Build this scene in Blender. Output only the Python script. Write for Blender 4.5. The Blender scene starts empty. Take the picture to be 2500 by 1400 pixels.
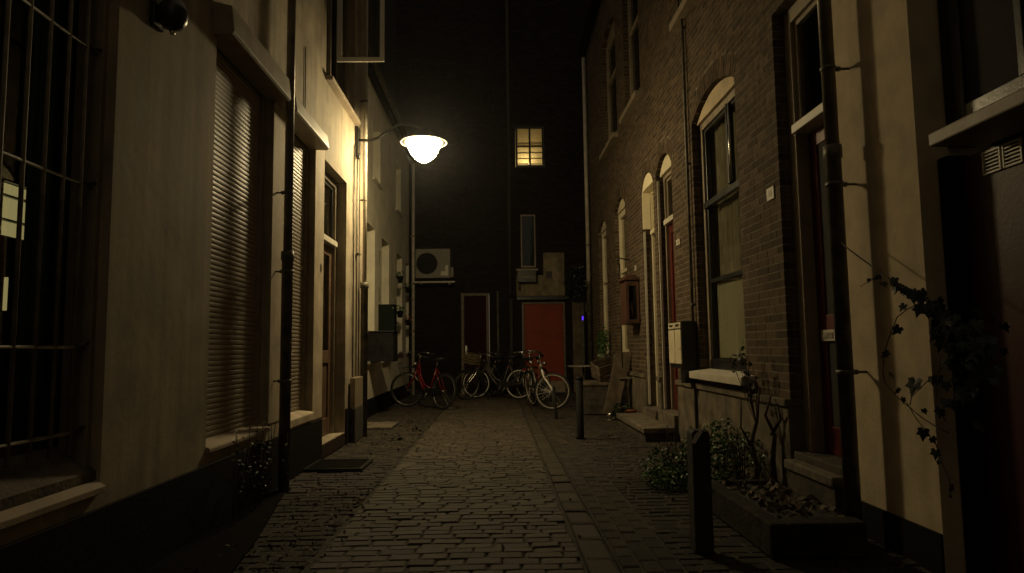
import bpy, math, random
from mathutils import Vector, Matrix
random.seed(7)
R = math.radians
sc = bpy.context.scene
C = sc.collection

# ------------------------------------------------------------------ camera, world, exposure
cam_d = bpy.data.cameras.new('camera'); cam = bpy.data.objects.new('camera', cam_d); C.objects.link(cam)
cam_d.sensor_width = 36.0; cam_d.lens = 1652 / 2500 * 36; cam_d.clip_start = .05; cam_d.clip_end = 400
YAW, PITCH, ROLL = math.atan(37 / 1652), math.atan(150 / 1652), R(.75)
fw = Vector((math.sin(YAW) * math.cos(PITCH), math.cos(YAW) * math.cos(PITCH), math.sin(PITCH)))
rt = Vector((math.cos(YAW), -math.sin(YAW), 0)); up = rt.cross(fw)
rt2 = rt * math.cos(ROLL) - up * math.sin(ROLL); up2 = up * math.cos(ROLL) + rt * math.sin(ROLL)
CAM = Vector((0, 0, 1.15))
cam.matrix_world = Matrix(((rt2.x, up2.x, -fw.x, CAM.x), (rt2.y, up2.y, -fw.y, CAM.y), (rt2.z, up2.z, -fw.z, CAM.z), (0, 0, 0, 1)))
sc.camera = cam
w = bpy.data.worlds.new('World'); sc.world = w; w.use_nodes = True
w.node_tree.nodes['Background'].inputs[0].default_value = (1, .82, .55, 1)
w.node_tree.nodes['Background'].inputs[1].default_value = .13
sc.view_settings.view_transform = 'Standard'; sc.view_settings.look = 'None'
sc.view_settings.exposure = 0; sc.view_settings.gamma = 1
sc.cycles.max_bounces = 8
LAMP_P = Vector((-.96, 8.9, 3.92)); LAMP_S = 195.0; LAMP_C = (1, .78, .41)
def at(px, py, ax, val):                                            # where a sight line meets a real plane
    d = fw * 1652 + rt2 * (px - 1250) + up2 * (700 - py)
    return CAM + d * ((val - CAM[ax]) / d[ax])

# ------------------------------------------------------------------ materials
def mat(name, col, rough=.7, metal=0, var=.12, scale=6, bump=.15, bscale=60, rnd=None, spec=.5, streak=0, col2=None, emit=None, es=0):
    m = bpy.data.materials.new(name); m.use_nodes = True
    n = m.node_tree.nodes; l = m.node_tree.links; p = n['Principled BSDF']
    p.inputs['Roughness'].default_value = rough; p.inputs['Metallic'].default_value = metal
    p.inputs['Specular IOR Level'].default_value = spec
    tc = n.new('ShaderNodeTexCoord')
    no = n.new('ShaderNodeTexNoise'); no.inputs['Scale'].default_value = scale; no.inputs['Detail'].default_value = 6
    l.new(tc.outputs['Object'], no.inputs['Vector'])
    rp = n.new('ShaderNodeValToRGB')
    c2 = col2 or tuple(c * (1 - var * 2.2) for c in col)
    rp.color_ramp.elements[0].position = .32; rp.color_ramp.elements[1].position = .68
    rp.color_ramp.elements[0].color = (*c2, 1); rp.color_ramp.elements[1].color = (*(min(1, c * (1 + var)) for c in col), 1)
    l.new(no.outputs['Fac'], rp.inputs[0]); out = rp.outputs[0]
    def mul(src, fac_socket, lo, hi):
        mr = n.new('ShaderNodeMapRange'); mr.inputs['To Min'].default_value = lo; mr.inputs['To Max'].default_value = hi
        l.new(fac_socket, mr.inputs['Value'])
        mx = n.new('ShaderNodeVectorMath'); mx.operation = 'SCALE'; l.new(src, mx.inputs[0]); l.new(mr.outputs[0], mx.inputs['Scale'])
        return mx.outputs[0]
    if streak:
        mp = n.new('ShaderNodeMapping'); mp.inputs['Scale'].default_value = (9, 9, .5); l.new(tc.outputs['Object'], mp.inputs[0])
        n2 = n.new('ShaderNodeTexNoise'); n2.inputs['Scale'].default_value = 1.2; n2.inputs['Detail'].default_value = 5; l.new(mp.outputs[0], n2.inputs['Vector'])
        out = mul(out, n2.outputs['Fac'], 1 - streak, 1 + streak)
        n3 = n.new('ShaderNodeTexNoise'); n3.inputs['Scale'].default_value = .9; n3.inputs['Detail'].default_value = 8; n3.inputs['Distortion'].default_value = .6
        l.new(tc.outputs['Object'], n3.inputs['Vector']); out = mul(out, n3.outputs['Fac'], 1 - streak * .9, 1 + streak * .9)
        n4 = n.new('ShaderNodeTexNoise'); n4.inputs['Scale'].default_value = 55; n4.inputs['Detail'].default_value = 3; l.new(tc.outputs['Object'], n4.inputs['Vector']); out = mul(out, n4.outputs['Fac'], 1 - streak * .45, 1 + streak * .45)
        n5 = n.new('ShaderNodeTexNoise'); n5.inputs['Scale'].default_value = 2.3; n5.inputs['Detail'].default_value = 9; n5.inputs['Roughness'].default_value = .7; l.new(tc.outputs['Object'], n5.inputs['Vector'])
        r5 = n.new('ShaderNodeValToRGB'); r5.color_ramp.elements[0].position = .55; r5.color_ramp.elements[1].position = .68; l.new(n5.outputs['Fac'], r5.inputs[0]); out = mul(out, r5.outputs[0], 1, 1 - streak * .5)
    if rnd:
        g = n.new('ShaderNodeNewGeometry') if rnd[0] == 'i' else n.new('ShaderNodeObjectInfo')
        out = mul(out, g.outputs['Random Per Island' if rnd[0] == 'i' else 'Random'], 1 - rnd[1], 1 + rnd[1])
    l.new(out, p.inputs['Base Color'])
    if bump:
        nb = n.new('ShaderNodeTexNoise'); nb.inputs['Scale'].default_value = bscale; nb.inputs['Detail'].default_value = 6
        l.new(tc.outputs['Object'], nb.inputs['Vector'])
        b = n.new('ShaderNodeBump'); b.inputs['Strength'].default_value = bump; b.inputs['Distance'].default_value = .01
        l.new(nb.outputs['Fac'], b.inputs['Height']); l.new(b.outputs[0], p.inputs['Normal'])
        mr = n.new('ShaderNodeMapRange'); mr.inputs['To Min'].default_value = max(.05, rough - .12); mr.inputs['To Max'].default_value = min(1, rough + .12)
        l.new(no.outputs['Fac'], mr.inputs['Value']); l.new(mr.outputs[0], p.inputs['Roughness'])
    if emit:
        p.inputs['Emission Color'].default_value = (*emit, 1); p.inputs['Emission Strength'].default_value = es
    return m
def glass(name, rough=.03, tint=(.82, .80, .74), ior=1.5):
    m = bpy.data.materials.new(name); m.use_nodes = True; n = m.node_tree.nodes; l = m.node_tree.links
    n.remove(n['Principled BSDF'])
    t = n.new('ShaderNodeBsdfTransparent'); t.inputs[0].default_value = (*tint, 1)
    g = n.new('ShaderNodeBsdfGlossy'); g.inputs['Roughness'].default_value = rough
    f = n.new('ShaderNodeFresnel'); ge = n.new('ShaderNodeNewGeometry'); io = n.new('ShaderNodeMapRange')
    io.inputs['To Min'].default_value = ior; io.inputs['To Max'].default_value = 1 / ior; l.new(ge.outputs['Backfacing'], io.inputs['Value']); l.new(io.outputs[0], f.inputs[0]); mx = n.new('ShaderNodeMixShader')
    nb = n.new('ShaderNodeTexNoise'); nb.inputs['Scale'].default_value = 2.5
    b = n.new('ShaderNodeBump'); b.inputs['Strength'].default_value = .05; b.inputs['Distance'].default_value = .02
    l.new(nb.outputs['Fac'], b.inputs['Height']); l.new(b.outputs[0], g.inputs['Normal'])
    l.new(f.outputs[0], mx.inputs[0]); l.new(t.outputs[0], mx.inputs[1]); l.new(g.outputs[0], mx.inputs[2])
    l.new(mx.outputs[0], n['Material Output'].inputs[0]); return m
plA = mat('plaster_aged', (.34, .285, .20), .85, var=.14, scale=3, bump=.22, bscale=14, streak=.55)
plA2 = mat('plaster_pale_reveal', (.36, .29, .21), .8, var=.1, scale=4, bump=.25, bscale=30, streak=.12)
plB = mat('plaster_cream', (.70, .65, .50), .85, var=.08, scale=3, bump=.3, bscale=30, streak=.14)
plR = mat('plaster_ochre', (.52, .42, .275), .9, var=.1, scale=5, bump=.2, bscale=45, streak=.14)
pliB = mat('plinth_tar', (.007, .0065, .006), .85, spec=.15, bump=.3, bscale=40, streak=.4)
pliR = mat('plinth_render', (.13, .105, .07), .9, var=.25, scale=5, bump=.6, bscale=45, streak=.35)
brI = mat('brick_brown', (.092, .063, .038), .9, spec=.25, var=.25, scale=14, bump=.3, bscale=90, rnd=('i', .38))
brO = mat('brick_brown_single', (.092, .063, .038), .9, spec=.25, var=.25, scale=14, bump=.3, bscale=90, rnd=('o', .38))
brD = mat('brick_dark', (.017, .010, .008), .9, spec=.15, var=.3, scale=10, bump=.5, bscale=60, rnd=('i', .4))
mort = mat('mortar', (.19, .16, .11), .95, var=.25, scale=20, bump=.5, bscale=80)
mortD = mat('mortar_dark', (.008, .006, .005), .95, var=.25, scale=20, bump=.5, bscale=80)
pvI = mat('paver', (.070, .056, .037), .7, spec=.35, var=.3, scale=17, bump=.5, bscale=70, rnd=('i', .34))
pvO = mat('paver_single', (.070, .056, .037), .7, spec=.35, var=.3, scale=17, bump=.5, bscale=70, rnd=('o', .34))
pvD = mat('paver_side', (.042, .033, .023), .8, spec=.3, var=.35, scale=9, bump=.8, bscale=60, rnd=('i', .32))
pvDO = mat('paver_side_single', (.042, .033, .023), .8, spec=.3, var=.35, scale=9, bump=.8, bscale=60, rnd=('o', .32))
slabm = mat('concrete_slab', (.058, .047, .031), .78, spec=.3, var=.3, scale=12, bump=.6, bscale=60, rnd=('o', .2))
soil = mat('soil', (.036, .029, .018), .95, var=.4, scale=14, bump=1, bscale=40)
dark_gnd = mat('dark_ground', (.006, .005, .004), .95, spec=.05, var=.3, scale=9, bump=.7, bscale=90)  # dark rough ground colour, also used in the grating pit
stone = mat('stone', (.14, .115, .08), .85, var=.25, scale=9, bump=.6, bscale=50, streak=.2)
stoneD = mat('stone_dark', (.06, .048, .034), .85, var=.3, scale=9, bump=.6, bscale=50, streak=.2)
white = mat('white_paint', (.52, .48, .39), .5, var=.06, scale=5, bump=.1, streak=.08)
cream = mat('cream_paint', (.62, .55, .38), .5, var=.05, scale=5, bump=.1)
tan = mat('tan_paint', (.26, .21, .14), .55, var=.1, scale=8, bump=.15, streak=.15)
brownp = mat('brown_paint', (.12, .07, .042), .5, var=.15, scale=8, bump=.15, streak=.15)
blackp = mat('black_paint', (.012, .012, .011), .35, var=.2, scale=8, bump=.1)
redp = mat('red_paint', (.24, .042, .022), .6, spec=.2, var=.08, scale=3, bump=.08, streak=.1)
maroon = mat('maroon_paint', (.05, .009, .008), .5, spec=.2, var=.12, scale=3, bump=.1, streak=.2)
redf = mat('red_gloss', (.14, .006, .009), .3, var=.05)
orangef = mat('orange_gloss', (.30, .07, .02), .35, var=.15, scale=20)
chrome = mat('chrome', (.6, .58, .54), .28, 1, var=.05)
dull = mat('dull_metal', (.30, .28, .24), .45, 1, var=.15, scale=20)
creamB = mat('bright_cream_paint', (.85, .76, .52), .45, var=.03, bump=.05)
steelw = mat('white_metal', (.34, .30, .23), .42, 0, var=.1, scale=12, bump=.1)
zinc = mat('zinc_pipe', (.17, .15, .11), .42, .35, var=.2, scale=8, bump=.2, streak=.25)
zincD = mat('iron_pipe', (.12, .108, .075), .5, .2, var=.3, scale=10, bump=.35, streak=.3)
pipeL = mat('pale_pipe', (.50, .45, .36), .35, 0, var=.1, scale=8, bump=.1)
slatm = mat('shutter_slat', (.27, .22, .155), .5, 0, var=.04, scale=3, bump=0, streak=.05)
rubber = mat('rubber', (.012, .012, .012), .7)
cloth = mat('curtain_cloth', (.40, .40, .34), .95, var=.12, scale=6)
green_c = mat('green_curtain', (.30, .46, .24), .95, var=.15, scale=6)
blind = mat('blind_cloth', (.62, .66, .56), .9, var=.06, scale=3)
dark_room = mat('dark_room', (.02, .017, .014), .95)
wood = mat('weathered_wood', (.13, .095, .06), .85, var=.25, scale=6, bump=.4, bscale=30, streak=.3)
woodR = mat('red_brown_wood', (.085, .036, .02), .6, var=.2, scale=8, bump=.3, streak=.2)
wicker = mat('wicker', (.20, .15, .075), .8, var=.2, scale=30, bump=.4)
leafm = mat('leaf_green', (.05, .12, .022), .5, var=.3, scale=20, bump=.1, rnd=('i', .5))
ivym = mat('ivy_leaf', (.02, .034, .012), .45, var=.3, scale=30, bump=.2, rnd=('o', .5))
deadm = mat('dead_leaf', (.10, .07, .04), .8, var=.3, scale=30, bump=.3, rnd=('i', .5))
barkm = mat('bark', (.06, .04, .026), .9, var=.3, scale=20, bump=.6)
terra = mat('terracotta', (.25, .07, .03), .8, var=.15)
plastic = mat('ac_casing', (.20, .18, .14), .6, var=.06)
paper = mat('paper', (.6, .56, .48), .8, var=.1)
gl = glass('window_glass'); glD = glass('window_glass_dark', .02, (.5, .55, .52), 1.6)
lit = mat('lit_blind', (.1, .09, .06), .9, bump=0, emit=(.8, .50, .16), es=.32)
lit2 = mat('lit_room_gap', (.1, .09, .06), .9, bump=0, emit=(1, .72, .25), es=1.2)
lit4 = mat('added_inner_glow', (.1, .09, .06), .9, bump=0, emit=(1, .70, .30), es=1.0)
lit3 = mat('lit_room_blind', (.1, .09, .06), .9, bump=0, emit=(.95, .7, .33), es=.5)
blue = mat('blue_light', (.02, .01, .2), .4, bump=0, emit=(.12, .04, 1), es=1.0)
bowlm = mat('lamp_bowl_glass', (.8, .8, .8), .3, bump=0, emit=LAMP_C, es=LAMP_S)

# ------------------------------------------------------------------ mesh helpers
class MB:
    def __init__(s): s.v = []; s.f = []; s.sm = []
    def add(s, vs, fs, smooth=False):
        o = len(s.v); s.v += [tuple(v) for v in vs]; s.f += [tuple(i + o for i in f) for f in fs]; s.sm += [smooth] * len(fs); return s
    def box(s, x0, x1, y0, y1, z0, z1, M=None):
        vs = [Vector((x, y, z)) for z in (z0, z1) for y in (y0, y1) for x in (x0, x1)]
        if M is not None: vs = [M @ v for v in vs]
        return s.add(vs, [(0, 2, 3, 1), (4, 5, 7, 6), (0, 1, 5, 4), (2, 6, 7, 3), (0, 4, 6, 2), (1, 3, 7, 5)])
    def frame(s, xa, xb, y0, y1, z0, z1, wd, wz=None):
        wz = wz or wd
        s.box(xa, xb, y0, y0 + wd, z0, z1); s.box(xa, xb, y1 - wd, y1, z0, z1)
        s.box(xa + .0015, xb - .0015, y0 + wd, y1 - wd, z0, z0 + wz); s.box(xa + .0015, xb - .0015, y0 + wd, y1 - wd, z1 - wz, z1); return s
    def path(s, pts, r, seg=8, closed=False, smooth=True):
        pts = [Vector(p) for p in pts]; n = len(pts); rs = r if isinstance(r, (list, tuple)) else [r] * n; vs = []
        for i, p in enumerate(pts):
            a = pts[(i - 1) % n] if (closed or i) else p; b = pts[(i + 1) % n] if (closed or i < n - 1) else p
            t = (b - a).normalized()
            if i == 0: u = t.orthogonal().normalized()
            else:
                u = u - t * u.dot(t); u = u.normalized() if u.length > 1e-6 else t.orthogonal().normalized()
            q = t.cross(u)
            vs += [p + (u * math.cos(k * 2 * math.pi / seg) + q * math.sin(k * 2 * math.pi / seg)) * rs[i] for k in range(seg)]
        fs = [(i * seg + k, i * seg + (k + 1) % seg, ((i + 1) % n) * seg + (k + 1) % seg, ((i + 1) % n) * seg + k) for i in range(n if closed else n - 1) for k in range(seg)]
        if not closed: fs += [tuple(range(seg))[::-1], tuple(range((n - 1) * seg, n * seg))]
        return s.add(vs, fs, smooth)
    def ring(s, c, rad, r, normal='y', seg=40, rs=6, a0=0, a1=360):
        c = Vector(c); full = a1 - a0 >= 360; n = seg; pts = []
        for i in range(n if full else n + 1):
            a = R(a0 + (a1 - a0) * i / n)
            pts.append(c + (Vector((math.cos(a), 0, math.sin(a))) if normal == 'y' else Vector((math.cos(a), math.sin(a), 0)) if normal == 'z' else Vector((0, math.cos(a), math.sin(a)))) * rad)
        return s.path(pts, r, rs, full)
    def lathe(s, prof, c=(0, 0, 0), seg=24, cap=True):
        c = Vector(c); n = len(prof)
        vs = [c + Vector((r * math.cos(k * 2 * math.pi / seg), r * math.sin(k * 2 * math.pi / seg), z)) for r, z in prof for k in range(seg)]
        fs = [(i * seg + k, i * seg + (k + 1) % seg, (i + 1) * seg + (k + 1) % seg, (i + 1) * seg + k) for i in range(n - 1) for k in range(seg)]
        if cap: fs += [tuple(range(seg))[::-1], tuple(range((n - 1) * seg, n * seg))]
        return s.add(vs, fs, True)
    def prism(s, poly, ax, a, b):                                   # polygon in the two other axes, extruded along ax from a to b
        n = len(poly); ins = lambda p, t: (t, p[0], p[1]) if ax == 0 else (p[0], t, p[1]) if ax == 1 else (p[0], p[1], t)
        vs = [ins(p, a) for p in poly] + [ins(p, b) for p in poly]
        return s.add(vs, [tuple(range(n))[::-1], tuple(range(n, 2 * n))] + [(i, (i + 1) % n, n + (i + 1) % n, n + i) for i in range(n)])
OFF = {}
def tag(o, label=None, cat=None, group=None, kind=None):
    if label: o['label'] = label
    if cat: o['category'] = cat
    if group: o['group'] = group
    if kind: o['kind'] = kind
    return o
def obj(name, m, ma, parent=None, bevel=0, label=None, kind=None):
    off = OFF.get(parent.name, Vector((0, 0, 0))) if parent else Vector((0, 0, 0))
    me = bpy.data.meshes.new(name); me.from_pydata([tuple(Vector(v) - off) for v in m.v], [], m.f)
    me.polygons.foreach_set('use_smooth', m.sm); me.materials.append(ma); me.update()
    o = bpy.data.objects.new(name, me); C.objects.link(o)
    if parent: o.parent = parent; OFF[o.name] = off
    if bevel:
        b = o.modifiers.new('bevel', 'BEVEL'); b.width = bevel; b.segments = 2; b.limit_method = 'ANGLE'
    if label: o['label'] = label
    if kind: o['kind'] = kind
    return o
def thing(name, label, cat, loc=(0, 0, 0), group=None, rz=0):
    o = bpy.data.objects.new(name, None); C.objects.link(o); o.location = loc; o.rotation_euler.z = rz; o.empty_display_size = .1
    OFF[o.name] = Vector(loc) if not rz else Vector((0, 0, 0))
    return tag(o, label, cat, group)
def single(name, m, ma, label, cat, loc, group=None, bevel=0):      # a thing that is one mesh, origin at its base
    loc = Vector(loc); me = bpy.data.meshes.new(name); me.from_pydata([tuple(Vector(v) - loc) for v in m.v], [], m.f)
    me.polygons.foreach_set('use_smooth', m.sm); me.materials.append(ma)
    o = bpy.data.objects.new(name, me); C.objects.link(o); o.location = loc
    if bevel:
        b = o.modifiers.new('bevel', 'BEVEL'); b.width = bevel; b.segments = 2; b.limit_method = 'ANGLE'
    return tag(o, label, cat, group)
def wall_mesh(xf, xb, y0, y1, z0, z1, ops):
    ys = sorted({y0, y1, *[o[0] for o in ops if y0 < o[0] < y1], *[o[1] for o in ops if y0 < o[1] < y1]})
    zs = sorted({z0, z1, *[o[2] for o in ops if z0 < o[2] < z1], *[o[3] for o in ops if z0 < o[3] < z1]})
    m = MB(); N, K = len(ys) - 1, len(zs) - 1
    def solid(i, k):
        if not (0 <= i < N and 0 <= k < K): return False
        cy, cz = (ys[i] + ys[i + 1]) / 2, (zs[k] + zs[k + 1]) / 2
        return not any(o[0] < cy < o[1] and o[2] < cz < o[3] for o in ops)
    for i in range(N):
        for k in range(K):
            if not solid(i, k): continue
            a, b, c, d = ys[i], ys[i + 1], zs[k], zs[k + 1]
            m.add([(xf, a, c), (xf, b, c), (xf, b, d), (xf, a, d)], [(0, 1, 2, 3)]); m.add([(xb, a, c), (xb, b, c), (xb, b, d), (xb, a, d)], [(3, 2, 1, 0)])
            if not solid(i - 1, k): m.add([(xf, a, c), (xb, a, c), (xb, a, d), (xf, a, d)], [(0, 1, 2, 3)])
            if not solid(i + 1, k): m.add([(xf, b, c), (xb, b, c), (xb, b, d), (xf, b, d)], [(0, 1, 2, 3)])
            if not solid(i, k - 1): m.add([(xf, a, c), (xb, a, c), (xb, b, c), (xf, b, c)], [(0, 1, 2, 3)])
            if not solid(i, k + 1): m.add([(xf, a, d), (xb, a, d), (xb, b, d), (xf, b, d)], [(0, 1, 2, 3)])
    return m
def curtain(x, y0, y1, z0, z1, amp=.02, n=None, ax=0):
    n = n or max(8, int((y1 - y0) / .025)); m = MB(); vs = []
    for i in range(n + 1):
        y = y0 + (y1 - y0) * i / n; d = amp * math.sin(i * 1.35) + amp * .5 * math.sin(i * .47)
        for z in (z0, z1): vs.append((x + d, y, z) if ax == 0 else (y, x + d, z))
    m.add(vs, [(2 * i, 2 * i + 2, 2 * i + 3, 2 * i + 1) for i in range(n)], True); return m

# ------------------------------------------------------------------ ground
g = obj('ground', MB().box(-60, 60, -40, 120, -.3, -.07), soil, kind='structure')
UNIT = {}
def unit_paver(key, ma):
    if key not in UNIT:
        for k in range(4):
            h = .5; c = .06; m = MB()
            j = lambda: random.uniform(-.03, .03)
            lo = [(-h, -h, -.7), (h, -h, -.7), (h, h, -.7), (-h, h, -.7)]; mid = [(-h + j(), -h + j(), -.12), (h + j(), -h + j(), -.12), (h + j(), h + j(), -.12), (-h + j(), h + j(), -.12)]
            top = [(x * (1 - c * 2.0), y * (1 - c * 2.6), 0) for x, y, _ in mid]
            m.add(lo + mid + top, [(0, 1, 5, 4), (1, 2, 6, 5), (2, 3, 7, 6), (3, 0, 4, 7), (4, 5, 9, 8), (5, 6, 10, 9), (6, 7, 11, 10), (7, 4, 8, 11), (8, 9, 10, 11)])
            me = bpy.data.meshes.new('paver'); me.from_pydata(m.v, [], m.f); me.materials.append(ma); UNIT.setdefault(key, []).append((me, m))
    return UNIT[key]
def paving(name, stones, ma_o, ma_i, n_single, base, base_m, piece='paving_stone'):
    par = obj(name, base, base_m, kind='structure')
    us = unit_paver(name, ma_o); stones.sort(key=lambda s_: (s_[1] < 3.2) * 100 + s_[1])
    rest = MB()
    for i, (x, y, lx, ly, rz) in enumerate(stones):
        M = Matrix.Translation((x, y, random.uniform(-.004, .003) + .006 * math.sin(x * 2.3 + y * 1.1) * math.sin(y * .9 + 1))) @ Matrix.Rotation(rz + R(random.uniform(-1.6, 1.6)), 4, 'Z') @ Matrix.Rotation(R(random.gauss(0, 1.3)), 4, 'X') @ Matrix.Rotation(R(random.gauss(0, .8)), 4, 'Y') @ Matrix.Diagonal((lx, ly, .07, 1))
        me, mm = random.choice(us)
        if i < n_single:
            o = bpy.data.objects.new(piece, me); C.objects.link(o); o.parent = par; o.matrix_local = M
        else: rest.add([M @ Vector(v) for v in mm.v], mm.f)
    obj(piece + 's_far', rest, ma_i, par, kind='stuff'); return par
def rows(x0, x1, y0, y1, L, W, gap, wav=.006):                      # running bond across the alley
    out = []; y = y0; k = 0
    while y < y1:
        ww = W * random.uniform(.9, 1.08); x = x0 - random.uniform(0, .1) - (k % 2) * L / 2
        while x < x1:
            ll = L * random.uniform(.78, 1.15); a, b = max(x, x0), min(x + ll, x1)
            if b - a > .05: out.append(((a + b) / 2, y + ww / 2 + .02 * math.sin((a + b) * 1.1 + y * .8) + random.uniform(-wav, wav), b - a - gap * random.uniform(.6, 1.5), ww - gap * random.uniform(.5, 1.3), 0))
            x += ll
        y += ww; k += 1
    return out
def cols(x0, n, W, y0, y1, L, gap):
    out = []
    for k in range(n):
        y = y0 - random.uniform(0, L)
        while y < y1:
            ll = L * random.uniform(.85, 1.12)
            out.append((x0 + W * (k + .5) + random.uniform(-.004, .004), y + ll / 2, W - gap, ll - gap, 0)); y += ll
    return out
paving('road', rows(-1.02, .44, 1.6, 17.3, .19, .1, .008), pvO, pvI, 300, MB().box(-1.03, .455, .5, 17.6, -.06, -.010), soil)
paving('gutter', cols(.46, 1, .16, 1.8, 17.3, .34, .012), slabm, slabm, 40, MB().box(.457, .632, .5, 17.6, -.06, -.032), soil, 'gutter_slab')
paving('pavement', cols(.64, 3, .105, 1.8, 17.3, .2, .012) + rows(.96, 2.6, 1.8, 17.3, .2, .105, .011), pvDO, pvD, 300, MB().box(.634, 2.9, .5, 17.6, -.06, -.011), soil)
paving('side_pavement', rows(-2.6, -1.04, 1.8, 17.3, .2, .105, .011, .01), pvDO, pvD, 200, MB().box(-3.0, -1.032, .5, 17.6, -.06, -.011), soil)
obj('dark_ground_strip', MB().prism([(-1.9, 1.0), (-1.02, 1.0), (-1.47, 4.2), (-1.76, 5.75), (-1.9, 5.75)], 2, -.01, .012), dark_gnd, kind='structure')  # dark strip on the ground along the left wall, widening towards the camera

# ------------------------------------------------------------------ generic windows and doors
def window(house, s, x, y0, y1, z0, z1, fm, wf=.06, mull_y=(), mull_z=(), sash=None, behind=None, bz=None, g_m=None, name='window', bd=.1, label=None):
    # x: front plane of the frame, s: +1 right of the alley, -1 left
    X = lambda a, b: (min(x + s * a, x + s * b), max(x + s * a, x + s * b))
    m = MB(); a, b = X(0, .07); m.frame(a, b, y0, y1, z0, z1, wf)
    for yy in mull_y: m.box(a + .004, b - .004, yy - .022, yy + .022, z0 + wf, z1 - wf)
    for i, zz in enumerate(mull_z):
        ysp = [y0 + wf] + sorted(mull_y) + [y1 - wf]
        for k in range(len(ysp) - 1):
            m.box(a + .002, b - .002, ysp[k] + (.022 if k else 0), ysp[k + 1] - (.022 if k < len(ysp) - 2 else 0), zz - .028, zz + .028)
    wo = obj(name, m, fm, house, .004, label)
    zz = [z0 + wf] + sorted(mull_z) + [z1 - wf]; yy = [y0 + wf] + sorted(mull_y) + [y1 - wf]
    a, b = X(.040, .046)
    for i in range(len(zz) - 1):
        for k in range(len(yy) - 1):
            ya, yb, za, zb = yy[k] + (.022 if k else 0), yy[k + 1] - (.022 if k < len(yy) - 2 else 0), zz[i] + (.028 if i else 0), zz[i + 1] - (.028 if i < len(zz) - 2 else 0)
            if sash:
                c, d = X(.022, .062); obj('sash', MB().frame(c, d, ya + .002, yb - .002, za + .002, zb - .002, .035), sash, wo, .003)
                ya += .036; yb -= .036; za += .036; zb -= .036
            obj('pane', MB().box(a, b, ya, yb, za, zb), g_m or gl, wo)
    if behind: obj('curtain', curtain(x + s * bd, y0 + .03, y1 - .03, (bz or z0) + .03, z1 - .03, .012), behind, wo)
    a, b = X(.35, .37); obj('room_interior', MB().box(a, b, y0 - .3, y1 + .9, z0 - .1, z1 + .9), dark_room, wo)
    return wo
def door(house, s, x, y0, y1, z0, zt, z1, fm, leafm, glassy=False, handle_near=True, label=None, wf=.07, trans=True, tr_mat=None, barm=None, leaf_dx=.04, tr_behind=None):
    X = lambda a, b: (min(x + s * a, x + s * b), max(x + s * a, x + s * b))
    m = MB(); a, b = X(0, .1); m.box(a, b, y0, y0 + wf, z0, z1); m.box(a, b, y1 - wf, y1, z0, z1); m.box(a + .002, b - .002, y0 + wf, y1 - wf, z1 - wf, z1)
    fo = obj('door_frame', m, fm, house, .004)
    d = MB(); a, b = X(leaf_dx, leaf_dx + .045); ya, yb = y0 + wf + .003, y1 - wf - .003; zb = zt - .035; st = .11
    d.box(a, b, ya, ya + st, z0, zb); d.box(a, b, yb - st, yb, z0, zb)
    for za_, zb_ in ((z0, z0 + .2), (z0 + .85, z0 + 1.0), (zb - .12, zb)): d.box(a + .001, b - .001, ya + st, yb - st, za_, zb_)
    dn = obj('door', d, leafm, house, .004, label)
    c, e = X(leaf_dx + .018, leaf_dx + .034)
    obj('panel', MB().box(c, e, ya + st + .001, yb - st - .001, z0 + .2, z0 + .85), leafm, dn)
    if glassy:
        obj('pane', MB().box(c, e, ya + st, yb - st, z0 + 1.0, zb - .12), gl, dn)
        obj('curtain', curtain(x + s * (leaf_dx + .09), ya + st, yb - st, z0 + 1.0, zb - .12, .008), cloth, dn)
    else: obj('panel', MB().box(c, e, ya + st + .001, yb - st - .001, z0 + 1.0, zb - .12), leafm, dn)
    hy = ya + .055 if handle_near else yb - .055; hx = x + s * leaf_dx
    obj('handle', MB().path([(hx, hy, z0 + 1.02), (hx - s * .05, hy, z0 + 1.02), (hx - s * .05, hy + (.1 if handle_near else -.1), z0 + 1.02)], .009), chrome, dn)
    if trans:
        a, b = X(-.03, .12); tb = obj('transom_bar', MB().box(a, b, y0 + wf, y1 - wf, zt - .034, zt + .034), barm or fm, fo, .006)
        a, b = X(.03, .07); tf = obj('transom_frame', MB().frame(a, b, y0 + wf + .002, y1 - wf - .002, zt + .035, z1 - wf - .002, .035), tr_mat or fm, fo, .003)
        a, b = X(.047, .052); obj('transom_pane', MB().box(a, b, y0 + wf + .038, y1 - wf - .038, zt + .072, z1 - wf - .038), gl, fo)
        a, b = X(.3, .31); obj('transom_room', MB().box(a, b, y0 - .1, y1 + (.9 if y0 < 5 and s > 0 else .1), zt, z1 + (.9 if y0 < 5 else .1)), tr_behind or dark_room, fo)
    a, b = X(.11, .13); obj('door_back', MB().box(a, b, y0 + .01, y1 - .01, z0 + .001, zt - .036), dark_room, fo)
    return dn

# ------------------------------------------------------------------ left: plastered house A
LX = -1.88
PALE = mat('plaster_surround', (.50, .41, .28), .8, var=.12, scale=4, bump=.2, bscale=20, streak=.2)
whiteB = mat('bright_white_paint', (.8, .76, .66), .45, var=.05, scale=5, bump=.05)
matte = mat('matte_black', (.012, .011, .010), .8, spec=.2, var=.3, scale=10)
hA = thing('plaster_house', 'long aged beige plaster house filling the left side, with barred window and shutters', 'house', (LX, 5, 0))
opsA = [(1.3, 3.30, .54, 3.2), (4.46, 5.63, .53, 3.36), (5.97, 6.95, .53, 3.36), (7.32, 8.43, .15, 3.25), (7.35, 8.85, 4.2, 5.9)]
obj('wall', wall_mesh(LX, -2.13, -7, 9.7, 0, 7.6, opsA), plA, hA)
pm = MB()
for a, b in ((-7, 7.30), (8.45, 9.715)): pm.box(-2.0, LX + .018, a, b, -.05, .43)
obj('plinth', pm, pliB, hA, .004)
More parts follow.
